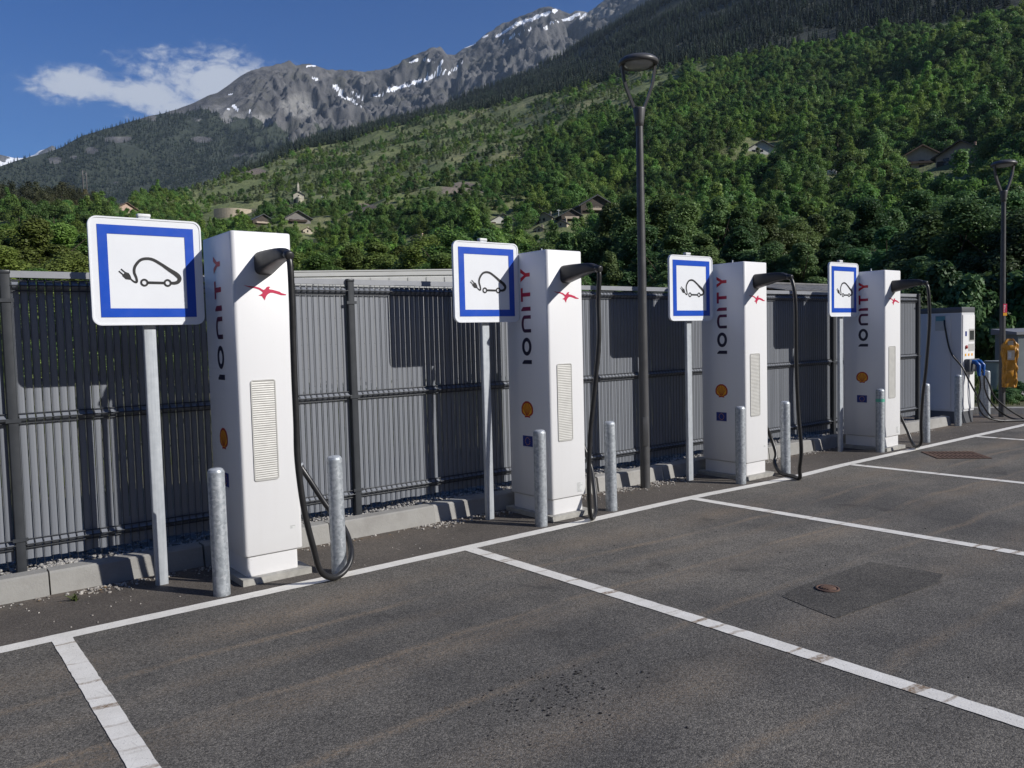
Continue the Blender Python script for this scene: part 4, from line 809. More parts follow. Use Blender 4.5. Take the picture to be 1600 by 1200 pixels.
for k in range(-1, 5):
    xc = P0+PP*k+PP/2
    link('wire_mesh', wm, None, fence, (xc, 0, 0))['kind'] = 'stuff'; link('cap_rail', cm, None, fence, (xc, 0, 0)); link('fold_covers', fold, None, fence, (xc, 0, 0))['kind'] = 'stuff'
    for j in range(48): q = link('slat', sm, None, fence, (xc-1.1938+j*.0508+random.uniform(-.0012, .0012), .002+random.uniform(-.001, .001), random.uniform(-.006, .004))); q.rotation_euler.z = R(random.uniform(-1.2, 1.2))
for k in range(-1, 6):
    po = link('post', pm, None, fence, (P0+PP*k, 0, 0)); c = link('post_cap', qm, None, po)
    for z in (.35, 1.15, 1.95): link('clip', bm_, None, po, (0, 0, z))

# ================================================================== SIGNS
RIM = .0
def rrect(w, r, n=6):
    P = []
    for cx, cy, a0 in ((w-r, w-r, 0), (-w+r, w-r, 90), (-w+r, -w+r, 180), (w-r, -w+r, 270)):
        for k in range(n+1): a = R(a0+90*k/n); P.append((cx+r*math.cos(a), cy+r*math.sin(a)))
    return P
def band(poly_o, poly_i, y, b):
    n = len(poly_o); b.add([(p[0], y, p[1]) for p in poly_o]+[(p[0], y, p[1]) for p in poly_i], [(i, (i+1) % n, (i+1) % n+n, i+n) for i in range(n)])
def zmap(p): x, y = p; return ((x-915)*.00097, -(y-418-(x-915)*.024)*.00101)
def stroke(pts, wds, b, y, closed=False):
    n = len(pts); L = []; Rr = []
    for i in range(n):
        a = np.array(pts[i-1 if (i or closed) else 0]); c = np.array(pts[(i+1) % n if closed else min(i+1, n-1)]); d = c-a; d = d/(np.linalg.norm(d)+1e-9); q = np.array([-d[1], d[0]])*wds[i]/2; p = np.array(pts[i]); L.append(p+q); Rr.append(p-q)
    m_ = n if closed else n-1
    b.add([(p[0], y, p[1]) for p in L]+[(p[0], y, p[1]) for p in Rr], [(i, (i+1) % n, (i+1) % n+n, i+n) for i in range(m_)])
plate = MB(); out = rrect(.35, .055); inn = rrect(.340, .047); n = len(out)
plate.add([(p[0], -.012, p[1]) for p in out]+[(p[0], .014, p[1]) for p in out]+[(p[0], -.012, p[1]) for p in inn]+[(p[0], -.008, p[1]) for p in inn],
          [(i+n, (i+1) % n+n, (i+1) % n, i) for i in range(n)]+[(i, (i+1) % n, (i+1) % n+2*n, i+2*n) for i in range(n)]+[(i+2*n, (i+1) % n+2*n, (i+1) % n+3*n, i+3*n) for i in range(n)]+[tuple(range(3*n, 4*n)), tuple(range(2*n-1, n-1, -1))])
plate = plate.mesh('plate'); plate.materials.append(MT['sign_white'])
bb = MB(); sq = lambda h: [(h, h), (-h, h), (-h, -h), (h, -h)]; band(sq(.298), sq(.240), -.0105, bb); bb = bb.mesh('blue_border'); bb.materials.append(MT['sign_blue'])
pc = MB(); yy = -.0105
cord = [zmap((p[0], p[1])) for p in spline([(800, 463), (822, 481), (838, 482), (836, 455), (825, 420), (832, 382), (865, 343), (905, 331), (950, 338), (1005, 370), (1050, 402), (1095, 432), (1117, 458), (1108, 482), (1085, 491), (1060, 491)], 6)]
wd = np.interp(np.linspace(0, 1, len(cord)), [0, .1, .3, .6, .75, .85, 1], [.008, .013, .017, .019, .030, .024, .018]); stroke(cord, wd, pc, yy)
stroke([zmap((908, 487)), zmap((1014, 490))], [.017, .017], pc, yy)
for cx, cy in ((886, 487), (1037, 490)):
    c = zmap((cx, cy)); stroke([(c[0]+.0195*math.cos(2*math.pi*k/24), c[1]+.0195*math.sin(2*math.pi*k/24)) for k in range(24)], [.0125]*24, pc, yy, True)
pl = [zmap(p) for p in ((748, 442), (770, 418), (790, 425), (800, 442), (806, 462), (796, 468), (770, 464))]; pc.add([(p[0], yy, p[1]) for p in pl], [tuple(range(len(pl)))])
stroke([zmap((757, 438)), zmap((729, 412))], [.008, .008], pc, yy); stroke([zmap((771, 424)), zmap((743, 399))], [.008, .008], pc, yy)
pc = pc.mesh('charging_car_symbol'); pc.materials.append(MT['ink'])
SG = [(1.451, 5.759, 1.7645, -.011, 'square blue-bordered car charging sign beside the first charger, with no flag in sight'), (4.258, 5.793, 1.759, -.006, ''), (6.991, 5.781, 1.752, -.015, ''), (10.02, 5.757, 1.783, -.004, '')]
SL = ['blue-bordered charging car sign beside the charger whose cable loops round a bollard', 'blue-bordered charging car sign between the white cabin and the charger beside the lamp post',
      'blue-bordered charging car sign between the lamp post and the next charger', 'blue-bordered charging car sign beside the charger next to the end of the fence']
def upost(h):
    b = MB(); b.rprism(-.04, .04, .0, .04, -.1, h, .008, 3, .0); return b
for i, (x, y, z, a, _) in enumerate(SG):
    o = empty('charging_sign', (x, y, 0), a); tag(o, SL[i], 'sign', 'charging signs along the fence')
    for nm, me in (('plate', plate), ('blue_border', bb), ('charging_car_symbol', pc)): link(nm, me, None, o, (0, 0, z+.35))
    h = z+.715; po = upost(h).build('post', MT['post'], o, loc=(0, .030, 0)); b = MB(); b.rprism(-.043, .043, -.003, .043, h+.0, h+.022, .012, 3, .005); b.build('post_cap', MT['label'], po)
    for zz_ in (z+.14, z+.56):
        b = MB(); b.box(-.2, .2, .0145, .029, zz_-.02, zz_+.02); b.box(-.052, -.0405, .0295, .08, zz_-.02, zz_+.02); b.box(.0405, .052, .0295, .08, zz_-.02, zz_+.02); b.box(-.052, .052, .0705, .08, zz_-.02, zz_+.02); b.build('clamp', MT['galv'], o)

# ================================================================== BOLLARDS
bp = MB(); bp.lathe([(.0535, -.1), (.0535, .800), (.052, .810), (.047, .815), (.047, .819), (.030, .826), (.0, .829)], 28); bp = bp.mesh('bollard'); bp.materials.append(MT['galv'])
BL = [(1.686, 5.289, 'galvanised bollard at the sign side of the charger with the looped cable'), (2.486, 5.224, 'galvanised bollard encircled by the looped charger cable'), (4.418, 5.313, 'galvanised bollard half covering the small flag of the charger before the lamp post'), (5.283, 5.333, 'galvanised bollard between a charger cable and the tall lamp post'),
      (7.202, 5.313, 'galvanised bollard in front of the charger just past the lamp post'), (8.011, 5.305, 'galvanised bollard with a cable lying round its foot on the white line'), (10.288, 5.404, 'galvanised bollard with small green sticker before the charger near the fence end'), (11.569, 5.413, 'galvanised bollard at the cable side of the charger near the fence end'),
      (13.83, 5.96, 'galvanised bollard before the grey side of the charging cabinet'), (15.33, 6.12, 'galvanised bollard between the charging cabinet and the second lamp post, front of a pair'), (15.56, 6.28, 'galvanised bollard between the charging cabinet and the second lamp post, rear of a pair')]
for i, (x, y, l) in enumerate(BL):
    o = empty('bollard', (x, y, 0), random.uniform(0, 6)); tag(o, l, 'bollard', 'bollards guarding the chargers'); link('tube', bp, None, o); o.rotation_euler[0] = R(random.uniform(-.6, .6)); o.rotation_euler[1] = R(random.uniform(-.3, .5))
    b = MB(); b.lathe([(.047, .8195), (.036, .8275), (.0, .831)], 24); b.build('end_cap', MT['post'], o)
    if i == 6: b = MB(); b.lathe([(.0545, .66), (.0545, .70)], 24); b.build('sticker', mat('green_sticker', (.1, .42, .3), .5), o)

# ================================================================== CHARGERS
CW, CD, CT, CB = .418, .595, 2.374, .18
CX = [1.882, 4.613, 7.402, 10.395]; CY = 5.393
def bird_poly():
    Z = [(320, 421), (352, 428), (395, 431), (420, 437), (446, 452), (458, 446), (466, 434), (480, 430), (490, 435), (481, 441), (484, 448), (505, 451), (530, 458), (548, 463), (560, 472), (590, 480), (586, 486), (556, 485), (528, 476), (505, 470), (490, 470), (476, 477), (466, 488), (460, 500), (455, 517), (444, 502), (437, 491), (415, 487), (433, 478), (442, 470), (436, 462), (418, 450), (395, 442), (360, 436), (340, 430)]
    out = []
    for p in Z: q = on_y(300+p[0]/4, 340+p[1]/4, CY); out.append((q[0]-CX[0], q[2]))
    return out
BIRD = bird_poly()
def letters(b, which):
    # drawn upright as (u along the word, v height 0..1), word runs up the face, letter tops point away from the car park
    y0, y1 = .232, .366; z0 = 1.378; hgt = y1-y0
    def put(poly, th=.0012): b.slab([(u, v*hgt) for u, v in poly], (0, y0, z0), (0, 0, 1), (0, 1, 0), (-1, 0, 0), th)
    def ring(u0, u1, st, a0, a1, v0=0, v1=1, n=40):
        cu, cv = (u0+u1)/2, (v0+v1)/2; ru, rv = (u1-u0)/2, (v1-v0)/2; so_ = st/hgt
        for k in range(n):
            A, B = a0+(a1-a0)*k/n, a0+(a1-a0)*(k+1)/n
            put([(cu+ru*math.cos(A), cv+rv*math.sin(A)), (cu+ru*math.cos(B), cv+rv*math.sin(B)), (cu+(ru-st)*math.cos(B), cv+(rv-so_)*math.sin(B)), (cu+(ru-st)*math.cos(A), cv+(rv-so_)*math.sin(A))], 0.)
    def off(): pass
    if which == 0: put([(0, 0), (.036, 0), (.036, .8), (.012, 1.0), (.0, 1.0)], 0.)
    if which == 1: ring(.075, .237, .034, 0, 2*math.pi)
    if which == 2: ring(.282, .436, .031, 0, math.pi, .30, 1.0, 24); put([(.282, 0), (.313, 0), (.313, .65), (.282, .65)], 0.); put([(.405, 0), (.436, 0), (.436, .65), (.405, .65)], 0.)
    if which == 3: put([(.476, 0), (.512, 0), (.512, .8), (.488, 1.0), (.476, 1.0)], 0.)
    if which == 4: put([(.604, 0), (.638, 0), (.638, .785), (.604, .785)], 0.); put([(.56, .785), (.682, .785), (.682, 1.0), (.56, 1.0)], 0.)
    if which == 5:
        put([(.779, 0), (.813, 0), (.813, .45), (.779, .45)], 0.); put([(.779, .45), (.813, .45), (.796, .62), (.774, .62)], 0.)
        put([(.779, .45), (.796, .62), (.772, 1.0), (.735, 1.0)], 0.); put([(.813, .45), (.857, 1.0), (.820, 1.0), (.796, .62)], 0.)
def shell_poly(w, h, k=1.):
    P = []
    for j in range(41):
        a = R(-30+240*j/40); r = .5*k*(1+.022*abs(math.sin(6*a))); P.append((r*math.cos(a)*w, (r*math.sin(a)*1.02-.02)*h))
    P += [(-.30*k*w, -.37*h*k), (-.22*w*k, -.38*h*k), (-.23*w*k, -.5*h*k), (.0, -.47*h*k), (.23*w*k, -.5*h*k), (.22*w*k, -.38*h*k), (.30*k*w, -.37*h*k)]
    return P
def arm_mesh():
    b = MB(); secs = []
    for (y, xc, hw, zt, zb_) in [(.0, .222, .072, 2.240, 2.085), (-.015, .222, .072, 2.242, 2.088), (-.12, .222, .062, 2.243, 2.112), (-.24, .222, .050, 2.241, 2.138), (-.32, .222, .042, 2.236, 2.152), (-.365, .222, .036, 2.222, 2.155), (-.385, .222, .026, 2.205, 2.160)]:
        ring = []; zc_ = (zt+zb_)/2; hz = (zt-zb_)/2
        for k in range(20):
            a = 2*math.pi*k/20; c, s = math.cos(a), math.sin(a); e = .55; ring.append((xc+hw*math.copysign(abs(c)**e, c), y, zc_+hz*math.copysign(abs(s)**e, s)))
        secs.append(ring)
    n = 20; V = [p for r_ in secs for p in r_]; b.add(V, [(i*n+k, i*n+(k+1) % n, (i+1)*n+(k+1) % n, (i+1)*n+k) for i in range(len(secs)-1) for k in range(n)], True); b.add(secs[-1], [tuple(range(n))]); return b
CAB = [[(2.104, 5.012, 2.185), (2.108, 4.975, 2.13)]+[(2.107, 4.965, 1.91), (2.104, 4.965, 1.645), (2.102, 4.965, 1.399), (2.103, 4.965, 1.111), (2.101, 4.965, 0.863), (2.131, 4.965, 0.546), (2.19, 4.975, 0.272)]+[(2.25, 5.01, .10), (2.36, 5.05, .028), (2.47, 5.085, .055), (2.54, 5.14, .13), (2.575, 5.25, .23), (2.555, 5.34, .34), (2.488, 5.40, .45), (2.418, 5.5, .622), (2.365, 5.55, .735)],
       [(4.835, 5.012, 2.185), (4.84, 4.98, 2.13)]+[(4.833, 4.989, 1.911), (4.813, 4.97, 1.587), (4.773, 4.985, 1.21), (4.733, 5.018, 0.776), (4.723, 5.035, 0.392)]+[(4.76, 5.07, .13), (4.83, 5.12, .03), (4.95, 5.20, .05), (5.01, 5.26, .13), (5.07, 5.34, .27), (5.12, 5.43, .42), (5.11, 5.52, .62), (5.095, 5.55, .735)],
       [(7.624, 5.012, 2.185), (7.625, 4.955, 2.13)]+[(7.622, 4.917, 1.894), (7.622, 4.913, 1.324), (7.632, 4.9, 0.783), (7.652, 4.878, 0.375)]+[(7.70, 4.93, .15), (7.78, 4.98, .028), (7.84, 5.10, .024), (7.88, 5.28, .035), (7.97, 5.42, .12), (8.055, 5.46, .22), (8.06, 5.54, .42), (7.95, 5.56, .62), (7.885, 5.55, .735)],
       [(10.617, 5.012, 2.185), (10.62, 4.955, 2.13)]+[(10.615, 4.931, 1.91), (10.615, 4.93, 1.625), (10.615, 4.969, 1.092), (10.615, 5.008, 0.745), (10.635, 5.041, 0.384)]+[(10.72, 5.08, .12), (10.85, 5.20, .03), (10.98, 5.32, .06), (11.02, 5.41, .22), (11.0, 5.50, .42), (10.91, 5.55, .62), (10.878, 5.55, .735)]]
CL = ['tall white charging post whose black cable loops round a bollard, next to the white cabin', 'tall white charging post with a rating plate, between white cabin and tall lamp post', 'tall white charging post just past the tall lamp post, cable lying on the white line', 'tall white charging post nearest the fence end and the grey charging cabinet']
vent_rows = 26
body = MB(); body.rprism(0, CW, 0, CD, CB, CT, .028, 6, .010); body = body.mesh('body'); body.materials.append(MT['panel'])
base = MB(); base.rprism(.016, CW-.036, .010, CD-.02, .045, CB-.0045, .026, 6, 0); base = base.mesh('base'); base.materials.append(MT['panel'])
slabm = MB(); slabm.box(-.035, CW+.035, -.045, CD+.03, -.05, .044); slabm = slabm.mesh('concrete_plinth'); slabm.materials.append(MT['concrete'])
gx0, gx1, gz0, gz1 = .088, .262, .690, 1.378
grf = MB(); ro = [(p[0]*1, p[1]) for p in []]
def rr_rect(x0, x1, z0, z1, r, n=5):
    P = []
    for cx, cz, a0 in ((x1-r, z1-r, 0), (x0+r, z1-r, 90), (x0+r, z0+r, 180), (x1-r, z0+r, 270)):
        for k in range(n+1): a = R(a0+90*k/n); P.append((cx+r*math.cos(a), cz+r*math.sin(a)))
    return P
op, ip_ = rr_rect(gx0, gx1, gz0, gz1, .018), rr_rect(gx0+.008, gx1-.008, gz0+.008, gz1-.008, .012); n = len(op)
grf.add([(p[0], -.0015, p[1]) for p in op]+[(p[0], -.006, p[1]) for p in op]+[(p[0], -.006, p[1]) for p in ip_]+[(p[0], -.002, p[1]) for p in ip_], [(i, (i+1) % n, (i+1) % n+n, i+n) for i in range(n)]+[(i+n, (i+1) % n+n, (i+1) % n+2*n, i+2*n) for i in range(n)]+[(i+2*n, (i+1) % n+2*n, (i+1) % n+3*n, i+3*n) for i in range(n)]+[tuple(range(3*n, 4*n))])
grf = grf.mesh('grille'); grf.materials.append(MT['grille'])
lv = MB(); nz = 44; dz = (gz1-gz0-.024)/nz
for k in range(nz):
    z = gz0+.012+k*dz; lv.add([(gx0+.009, -.0030, z), (gx1-.009, -.0030, z), (gx1-.009, -.0052, z+dz*.25), (gx0+.009, -.0052, z+dz*.25), (gx0+.009, -.0030, z+dz*.8), (gx1-.009, -.0030, z+dz*.8)], [(0, 1, 2, 3), (3, 2, 5, 4)])
lv = lv.mesh('louvres'); lv.materials.append(MT['grille'])
LET = []
for q in range(6):
    b = MB(); letters(b, q); me = b.mesh('letter'); me.materials.append(MT['letters'])
    for v in me.vertices: v.co.x = -.0015
    LET.append(me)
brd = MB(); brd.slab(BIRD, (0, -.0015, 0), (1, 0, 0), (0, 0, 1), (0, -1, 0)); 
shr = MB(); shr.slab(shell_poly(.165, .150), (-.0012, .315, .967), (0, -1, 0), (0, 0, 1), (-1, 0, 0)); shy = MB(); shy.slab(shell_poly(.165, .150, .80), (-.0022, .315, .967), (0, -1, 0), (0, 0, 1), (-1, 0, 0))
rib = MB()
for k in range(-3, 4):
    a = R(90+k*23); c, s = math.cos(a), math.sin(a); p0 = (c*.012+.0, -.052); p1 = (c*.064, s*.062-.004); d = np.array([p1[0]-p0[0], p1[1]-p0[1]]); d /= np.linalg.norm(d); q = (-d[1]*.0022, d[0]*.0022)
    rib.slab([(p0[0]+q[0], p0[1]+q[1]), (p0[0]-q[0], p0[1]-q[1]), (p1[0]-q[0]*1.4, p1[1]-q[1]*1.4), (p1[0]+q[0]*1.4, p1[1]+q[1]*1.4)], (-.0032, .315, .967), (0, -1, 0), (0, 0, 1), (-1, 0, 0))
flg = MB(); flg.slab([(-.07, -.0485), (.07, -.0485), (.07, .0485), (-.07, .0485)], (-.0012, .318, .678), (0, -1, 0), (0, 0, 1), (-1, 0, 0)); sta = MB()
for k in range(12):
    cx, cz = .033*math.cos(R(30*k)), .033*math.sin(R(30*k)); P = [(cx+(.0065 if j % 2 == 0 else .0027)*math.sin(R(36*j)), cz+(.0065 if j % 2 == 0 else .0027)*math.cos(R(36*j))) for j in range(10)]
    sta.slab(P, (-.0022, .318, .678), (0, -1, 0), (0, 0, 1), (-1, 0, 0))
cap_ = MB(); cap_.slab([(-.07, -.062), (.07, -.062), (.07, -.051), (-.07, -.051)], (-.0012, .318, .678), (0, -1, 0), (0, 0, 1), (-1, 0, 0))
def tri_mesh(b, nm, mt):
    me = b.mesh(nm); q = bmesh.new(); q.from_mesh(me); bmesh.ops.triangulate(q, faces=q.faces, ngon_method='EAR_CLIP'); q.to_mesh(me); q.free(); me.materials.append(MT[mt]); return me
brd = tri_mesh(brd, 'bird_emblem', 'red'); shr = tri_mesh(shr, 'scallop_emblem', 'darkred'); shy = tri_mesh(shy, 'scallop_face', 'yellow'); rib = tri_mesh(rib, 'scallop_ribs', 'darkred'); flg = tri_mesh(flg, 'flag_sticker', 'eublue'); sta = tri_mesh(sta, 'star_ring', 'yellow'); cap_ = tri_mesh(cap_, 'caption_strip', 'label')
arm = arm_mesh().mesh('cable_arm'); arm.materials.append(MT['black'])
for i in range(4):
    o = empty('charging_post', (CX[i], CY, 0)); tag(o, CL[i], 'charger', 'tall white charging posts')
    bo = link('body', body, None, o); link('base', base, None, o); link('concrete_plinth', slabm, None, o)
    gr = link('grille', grf, None, o); link('louvres', lv, None, gr); [link('letter', q, None, o) for q in LET]; link('bird_emblem', brd, None, o)
    e = link('scallop_emblem', shr, None, o); link('scallop_face', shy, None, e); link('scallop_ribs', rib, None, e); f = link('flag_sticker', flg, None, o); link('star_ring', sta, None, f); link('caption_strip', cap_, None, f)
    a = link('cable_arm', arm, None, o); b = MB(); b.lathe([(.028, 0), (.030, .01), (.030, .05), (.022, .056), (.0, .056)], 20); q = b.build('cable_gland', MT['black'], a, loc=(.222, -.383, 2.186)); q.rotation_euler = (R(105), 0, 0)
    b = MB(); r0 = .022 if i == 0 else .007
    b.lathe([(r0*1.6, CT-.002), (r0*1.6, CT+.012), (r0, CT+.016), (r0, CT+.045 if i else CT+.05), (0, CT+.047 if i else CT+.052)], 16, (.20, .40 if i == 0 else .30)); b.build('antenna', MT['black'] if i == 0 else MT['galv'], o)
    b = MB(); b.tube([Vector(p)-Vector((CX[i], CY, 0)) for p in spline(CAB[i], 7)], .0205, 10); b.build('cable', MT['rubber'], o)
    end = Vector(CAB[i][-1])-Vector((CX[i], CY, 0)); pr = Vector(CAB[i][-3])-Vector((CX[i], CY, 0)); d = (end-pr).normalized(); tgt = Vector((CW-.01, .165, .80))
    b = MB(); b.tube([end-d*.02, end+(tgt-end)*.35, end+(tgt-end)*.7, tgt], [.024, .030, .034, .040], 14); q = b.build('connector', MT['black'], o)
    b = MB(); b.tube([end-d*.005, end+(tgt-end)*.10], [.029, .031], 14); b.build('ring', MT['galv'], q)
    b = MB(); b.rprism(CW-.002, CW+.035, .11, .22, .74, .92, .012, 4, .006); b.build('holster', MT['black'], o)
    big_ = i in (1, 3); b = MB(); x0, x1, z0, z1 = (.300, .372, .212, .300) if big_ else (.325, .365, .33, .352); b.slab([(x0, z0), (x1, z0), (x1, z1), (x0, z1)], (0, -.0012, 0), (1, 0, 0), (0, 0, 1), (0, -1, 0)); lb = b.build('rating_label', MT['label'], o)
    b = MB(); nl = 8 if big_ else 3
    for k in range(nl):
        zz_ = z1-(k+.7)*(z1-z0)/nl; L = (x1-x0)*random.uniform(.3, .85); b.slab([(x0+.004, zz_), (x0+.004+L, zz_), (x0+.004+L, zz_+(z1-z0)/nl*.35), (x0+.004, zz_+(z1-z0)/nl*.35)], (0, -.002, 0), (1, 0, 0), (0, 0, 1), (0, -1, 0))
    b.build('print', MT['grey_print'], lb)

# ================================================================== LAMP POSTS
def lamp_post(x, y, label, lean=0.):
    o = empty('lamp_post', (x, y, 0), R(-34)); tag(o, label, 'street lamp', 'lamp posts of the car park'); o.rotation_euler[0] = lean
    b = MB(); b.lathe([(.052, -.1), (.052, .8), (.047, 1.6), (.037, 3.72), (.037, 3.76)], 24); b.build('pole', MT['lamp'], o)
    b = MB(); b.lathe([(.037, 3.758), (.042, 3.76), (.046, 3.80), (.064, 3.93), (.062, 3.945), (.0, 3.945)], 24); b.build('socket', MT['lamp'], o)
    for s in (-1, 1):
        b = MB(); P = spline([(s*.030, 0, 3.90), (s*.062, 0, 3.97), (s*.105, 0, 4.08), (s*.145, 0, 4.2), (s*.165, 0, 4.32), (s*.172, 0, 4.40)], 5); V = []; F = []
        for k, p in enumerate(P):
            t = P[min(k+1, len(P)-1)]-P[max(k-1, 0)]; t /= np.linalg.norm(t); nn = np.array([t[2], 0, -t[0]])
            for a, c in ((-1, -1), (1, -1), (1, 1), (-1, 1)): V.append(p+nn*.013*a+np.array([0, .024*c, 0]))
        for k in range(len(P)-1):
            for j in range(4): F.append((4*k+j, 4*k+(j+1) % 4, 4*k+4+(j+1) % 4, 4*k+4+j))
        b.add(V, F); b.build('arm', MT['lamp'], o)
    b = MB(); b.lathe([(.0, 4.468), (.10, 4.462), (.165, 4.447), (.200, 4.418), (.205, 4.405), (.203, 4.385), (.190, 4.375), (.165, 4.380), (.15, 4.392), (.0, 4.392)], 40); hd = b.build('head', MT['lamp'], o)
    b = MB(); b.lathe([(.148, 4.3915), (.145, 4.372), (.10, 4.352), (.0, 4.346)], 32); b.build('lens', MT['lens'], hd)
    b = MB(); b.rprism(-.03, .03, -.056, -.045, .45, .75, .004, 2, .002); b.build('service_hatch', MT['lamp'], o); return o
lamp_post(6.33, 5.88, 'tall dark lamp post with ring-shaped head standing between two white charging posts'); L2 = (15.60, 5.985)
lamp_post(*L2, 'tall dark lamp post with an orange cover strapped to it, past the fence end')
o = empty('warning_plate', (L2[0]-.045, L2[1]-.055, 1.78), R(-34)); tag(o, 'small red white and yellow plate on the lamp post with the orange cover', 'plate')
for nm, z0, z1, mt in (('red_field', .052, .205, 'red'), ('yellow_field', 0, .05, 'yellow')): b = MB(); b.box(-.034, .034, -.004, .0, z0, z1); b.build(nm, MT[mt], o)
b = MB()
for k in range(5): b.box(-.025, -.012+.02*random.random(), -.006, -.0042, .07+k*.025, .082+k*.025)
b.build('print', MT['label'], o)
MT['vinyl'] = mat('orange_vinyl', (.46, .215, .022), .34, 0, .18, 7, .6, 14); MT['pouch'] = mat('clear_pouch', (.55, .47, .36), .12, 0, .2, 14)
o = empty('orange_cover', (L2[0]-.03, L2[1]-.13, .53), R(-34-25)); tag(o, 'wrinkled orange vinyl cover tied over a box on the lamp post', 'cover'); o.scale = (.84, .84, .92); b = MB(); V = []; nr, na = 40, 48
for j in range(nr+1):
    t = j/nr; z = .92*t; hw = np.interp(t, [0, .02, .5, .62, .75, .88, .96, 1], [.125, .13, .125, .14, .155, .14, .07, .05]); hd_ = np.interp(t, [0, .5, .75, .95, 1], [.075, .07, .085, .05, .02])
    for k in range(na):
        a = 2*math.pi*k/na; c, s = math.cos(a), math.sin(a); e = .5; w_ = .007*math.sin(9*a+11*t)+.009*math.sin(23*t+3*a)*(s < 0)+.007*math.sin(31*t-7*a)+.006*math.sin(13*a-17*t); V.append(((hw+w_)*math.copysign(abs(c)**e, c), (hd_+w_)*math.copysign(abs(s)**e, s), z))
b.add(V, [(j*na+k, j*na+(k+1) % na, (j+1)*na+(k+1) % na, (j+1)*na+k) for j in range(nr) for k in range(na)], True); b.add(V[-na:], [tuple(range(na))]); b.build('cover', MT['vinyl'], o)
b = MB(); b.box(-.06, .07, -.112, -.104, .52, .70); b.build('document_pouch', MT['pouch'], o); b = MB(); b.box(-.045, .01, -.1145, -.1125, .55, .67); b.build('paper', MT['label'], o); b = MB(); b.box(-.05, .05, -.093, -.086, .80, .88); b.build('label_patch', MT['pouch'], o)
b = MB(); b.tube([(-.06, .02, .90), (0, .05, .95), (.06, .02, .90)], .008, 6); b.build('tie_strap', MT['black'], o)

# ================================================================== CHARGING CABINET past the fence end
MT['cab'] = mat('light_grey_cabinet', (.62, .625, .64), .4, 0, .03, 2); MT['cabdark'] = mat('dark_grey_trim', (.10, .105, .115), .45, 0, .08, 4); MT['plug'] = mat('blue_plug', (.006, .075, .30), .35, 0, .1, 8); MT['screen'] = mat('dark_screen', (.03, .033, .036), .12, 0, .2, 4)
o = empty('charging_cabinet', (14.09, 6.02, 0)); tag(o, 'grey-sided charging cabinet with dark trim, screen and hanging blue plugs', 'charger'); W, D, H = .48, .72, 1.93
b = MB(); b.rprism(0, W, 0, D, .20, H-.09, .015, 4); b.build('body', MT['cab'], o); b = MB(); b.rprism(-.005, W+.005, -.005, D+.005, H-.0885, H, .018, 4, .006); b.build('top_trim', MT['cabdark'], o); b = MB(); b.rprism(.01, W-.01, .01, D-.01, .0, .1985, .015, 4); b.build('base', MT['cabdark'], o)
b = MB(); b.rprism(-.012, -.002, .17, D-.03, .23, H-.13, .004, 2); b.build('side_door', MT['cab'], o); b = MB(); b.box(-.016, -.0125, .25, .42, 1.55, 1.80); b.build('cable_outlet_plate', MT['grille'], o); b = MB(); b.box(-.018, -.0165, .26, .41, 1.71, 1.79); b.build('outlet_label', mat('teal_label', (.12, .30, .34), .5), o)
b = MB(); b.rprism(.02, W-.02, -.012, -.002, .24, H-.13, .004, 2); b.build('front_panel', MT['white'], o); b = MB(); b.box(.24, .44, -.016, -.0125, 1.36, 1.57); fr_ = b.build('screen_bezel', MT['grille'], o); b = MB(); b.box(.26, .42, -.018, -.0165, 1.385, 1.54); b.build('screen', MT['screen'], fr_)
b = MB(); b.box(.10, .16, -.014, -.0125, 1.45, 1.53); b.build('flag_sticker', MT['eublue'], o); b = MB(); b.lathe([(.0, 0), (.03, 0), (.03, .02), (.0, .024)], 16); q = b.build('emergency_button', MT['darkred'], o, loc=(.13, -.0125, 1.27)); q.rotation_euler = (R(90), 0, 0)
b = MB(); b.box(.22, .43, -.015, -.0125, 1.2, 1.32); b.build('card_reader', MT['grille'], o)
for k in range(3): b = MB(); b.box(.09+k*.12, .14+k*.12, -.015, -.0125, 1.12, 1.16); b.build('socket_label', MT['yellow'], o)
b = MB(); b.rprism(.07, .45, -.10, -.0125, .86, 1.07, .02, 3, .01); b.build('plug_holder', MT['cabdark'], o)
for k, x in enumerate((.17, .34)):
    b = MB(); b.tube([(x, -.06, 1.03), (x+.01, -.14, 1.02), (x+.02, -.19, .96), (x+.015, -.19, .88), (x, -.20, .79)], [.034, .038, .036, .030, .022], 12); b.build('blue_plug', MT['plug'], o)
def wire(pts, r_=.014): b = MB(); b.tube([Vector(p)-Vector((14.09, 6.02, 0)) for p in spline(pts, 6)], r_, 8); return b.build('cable', MT['rubber'], o)
wire([(14.07, 6.29, 1.72), (14.03, 6.26, 1.6), (14.03, 6.17, 1.2), (14.06, 6.0, .95), (14.10, 5.92, .75), (14.3, 5.8, .35), (14.6, 5.72, .06), (14.9, 5.6, .02), (15.4, 5.3, .018), (16.2, 4.8, .018), (17.4, 4.4, .018)])
wire([(14.26, 5.81, .79), (14.27, 5.8, .6), (14.25, 5.83, .35), (14.4, 5.78, .12), (14.75, 5.62, .022), (15.3, 5.25, .018), (16.2, 4.68, .018), (17.4, 4.2, .018)])
wire([(14.43, 5.81, .79), (14.45, 5.8, .55), (14.6, 5.74, .3), (14.9, 5.62, .08), (15.2, 5.45, .018), (15.9, 5.05, .018), (17.4, 4.6, .018)])
wire([(14.35, 5.86, .95), (14.5, 5.78, .7), (14.62, 5.7, .4), (15.0, 5.5, .1), (15.35, 5.4, .018), (16.3, 4.95, .018), (17.4, 4.75, .018)])

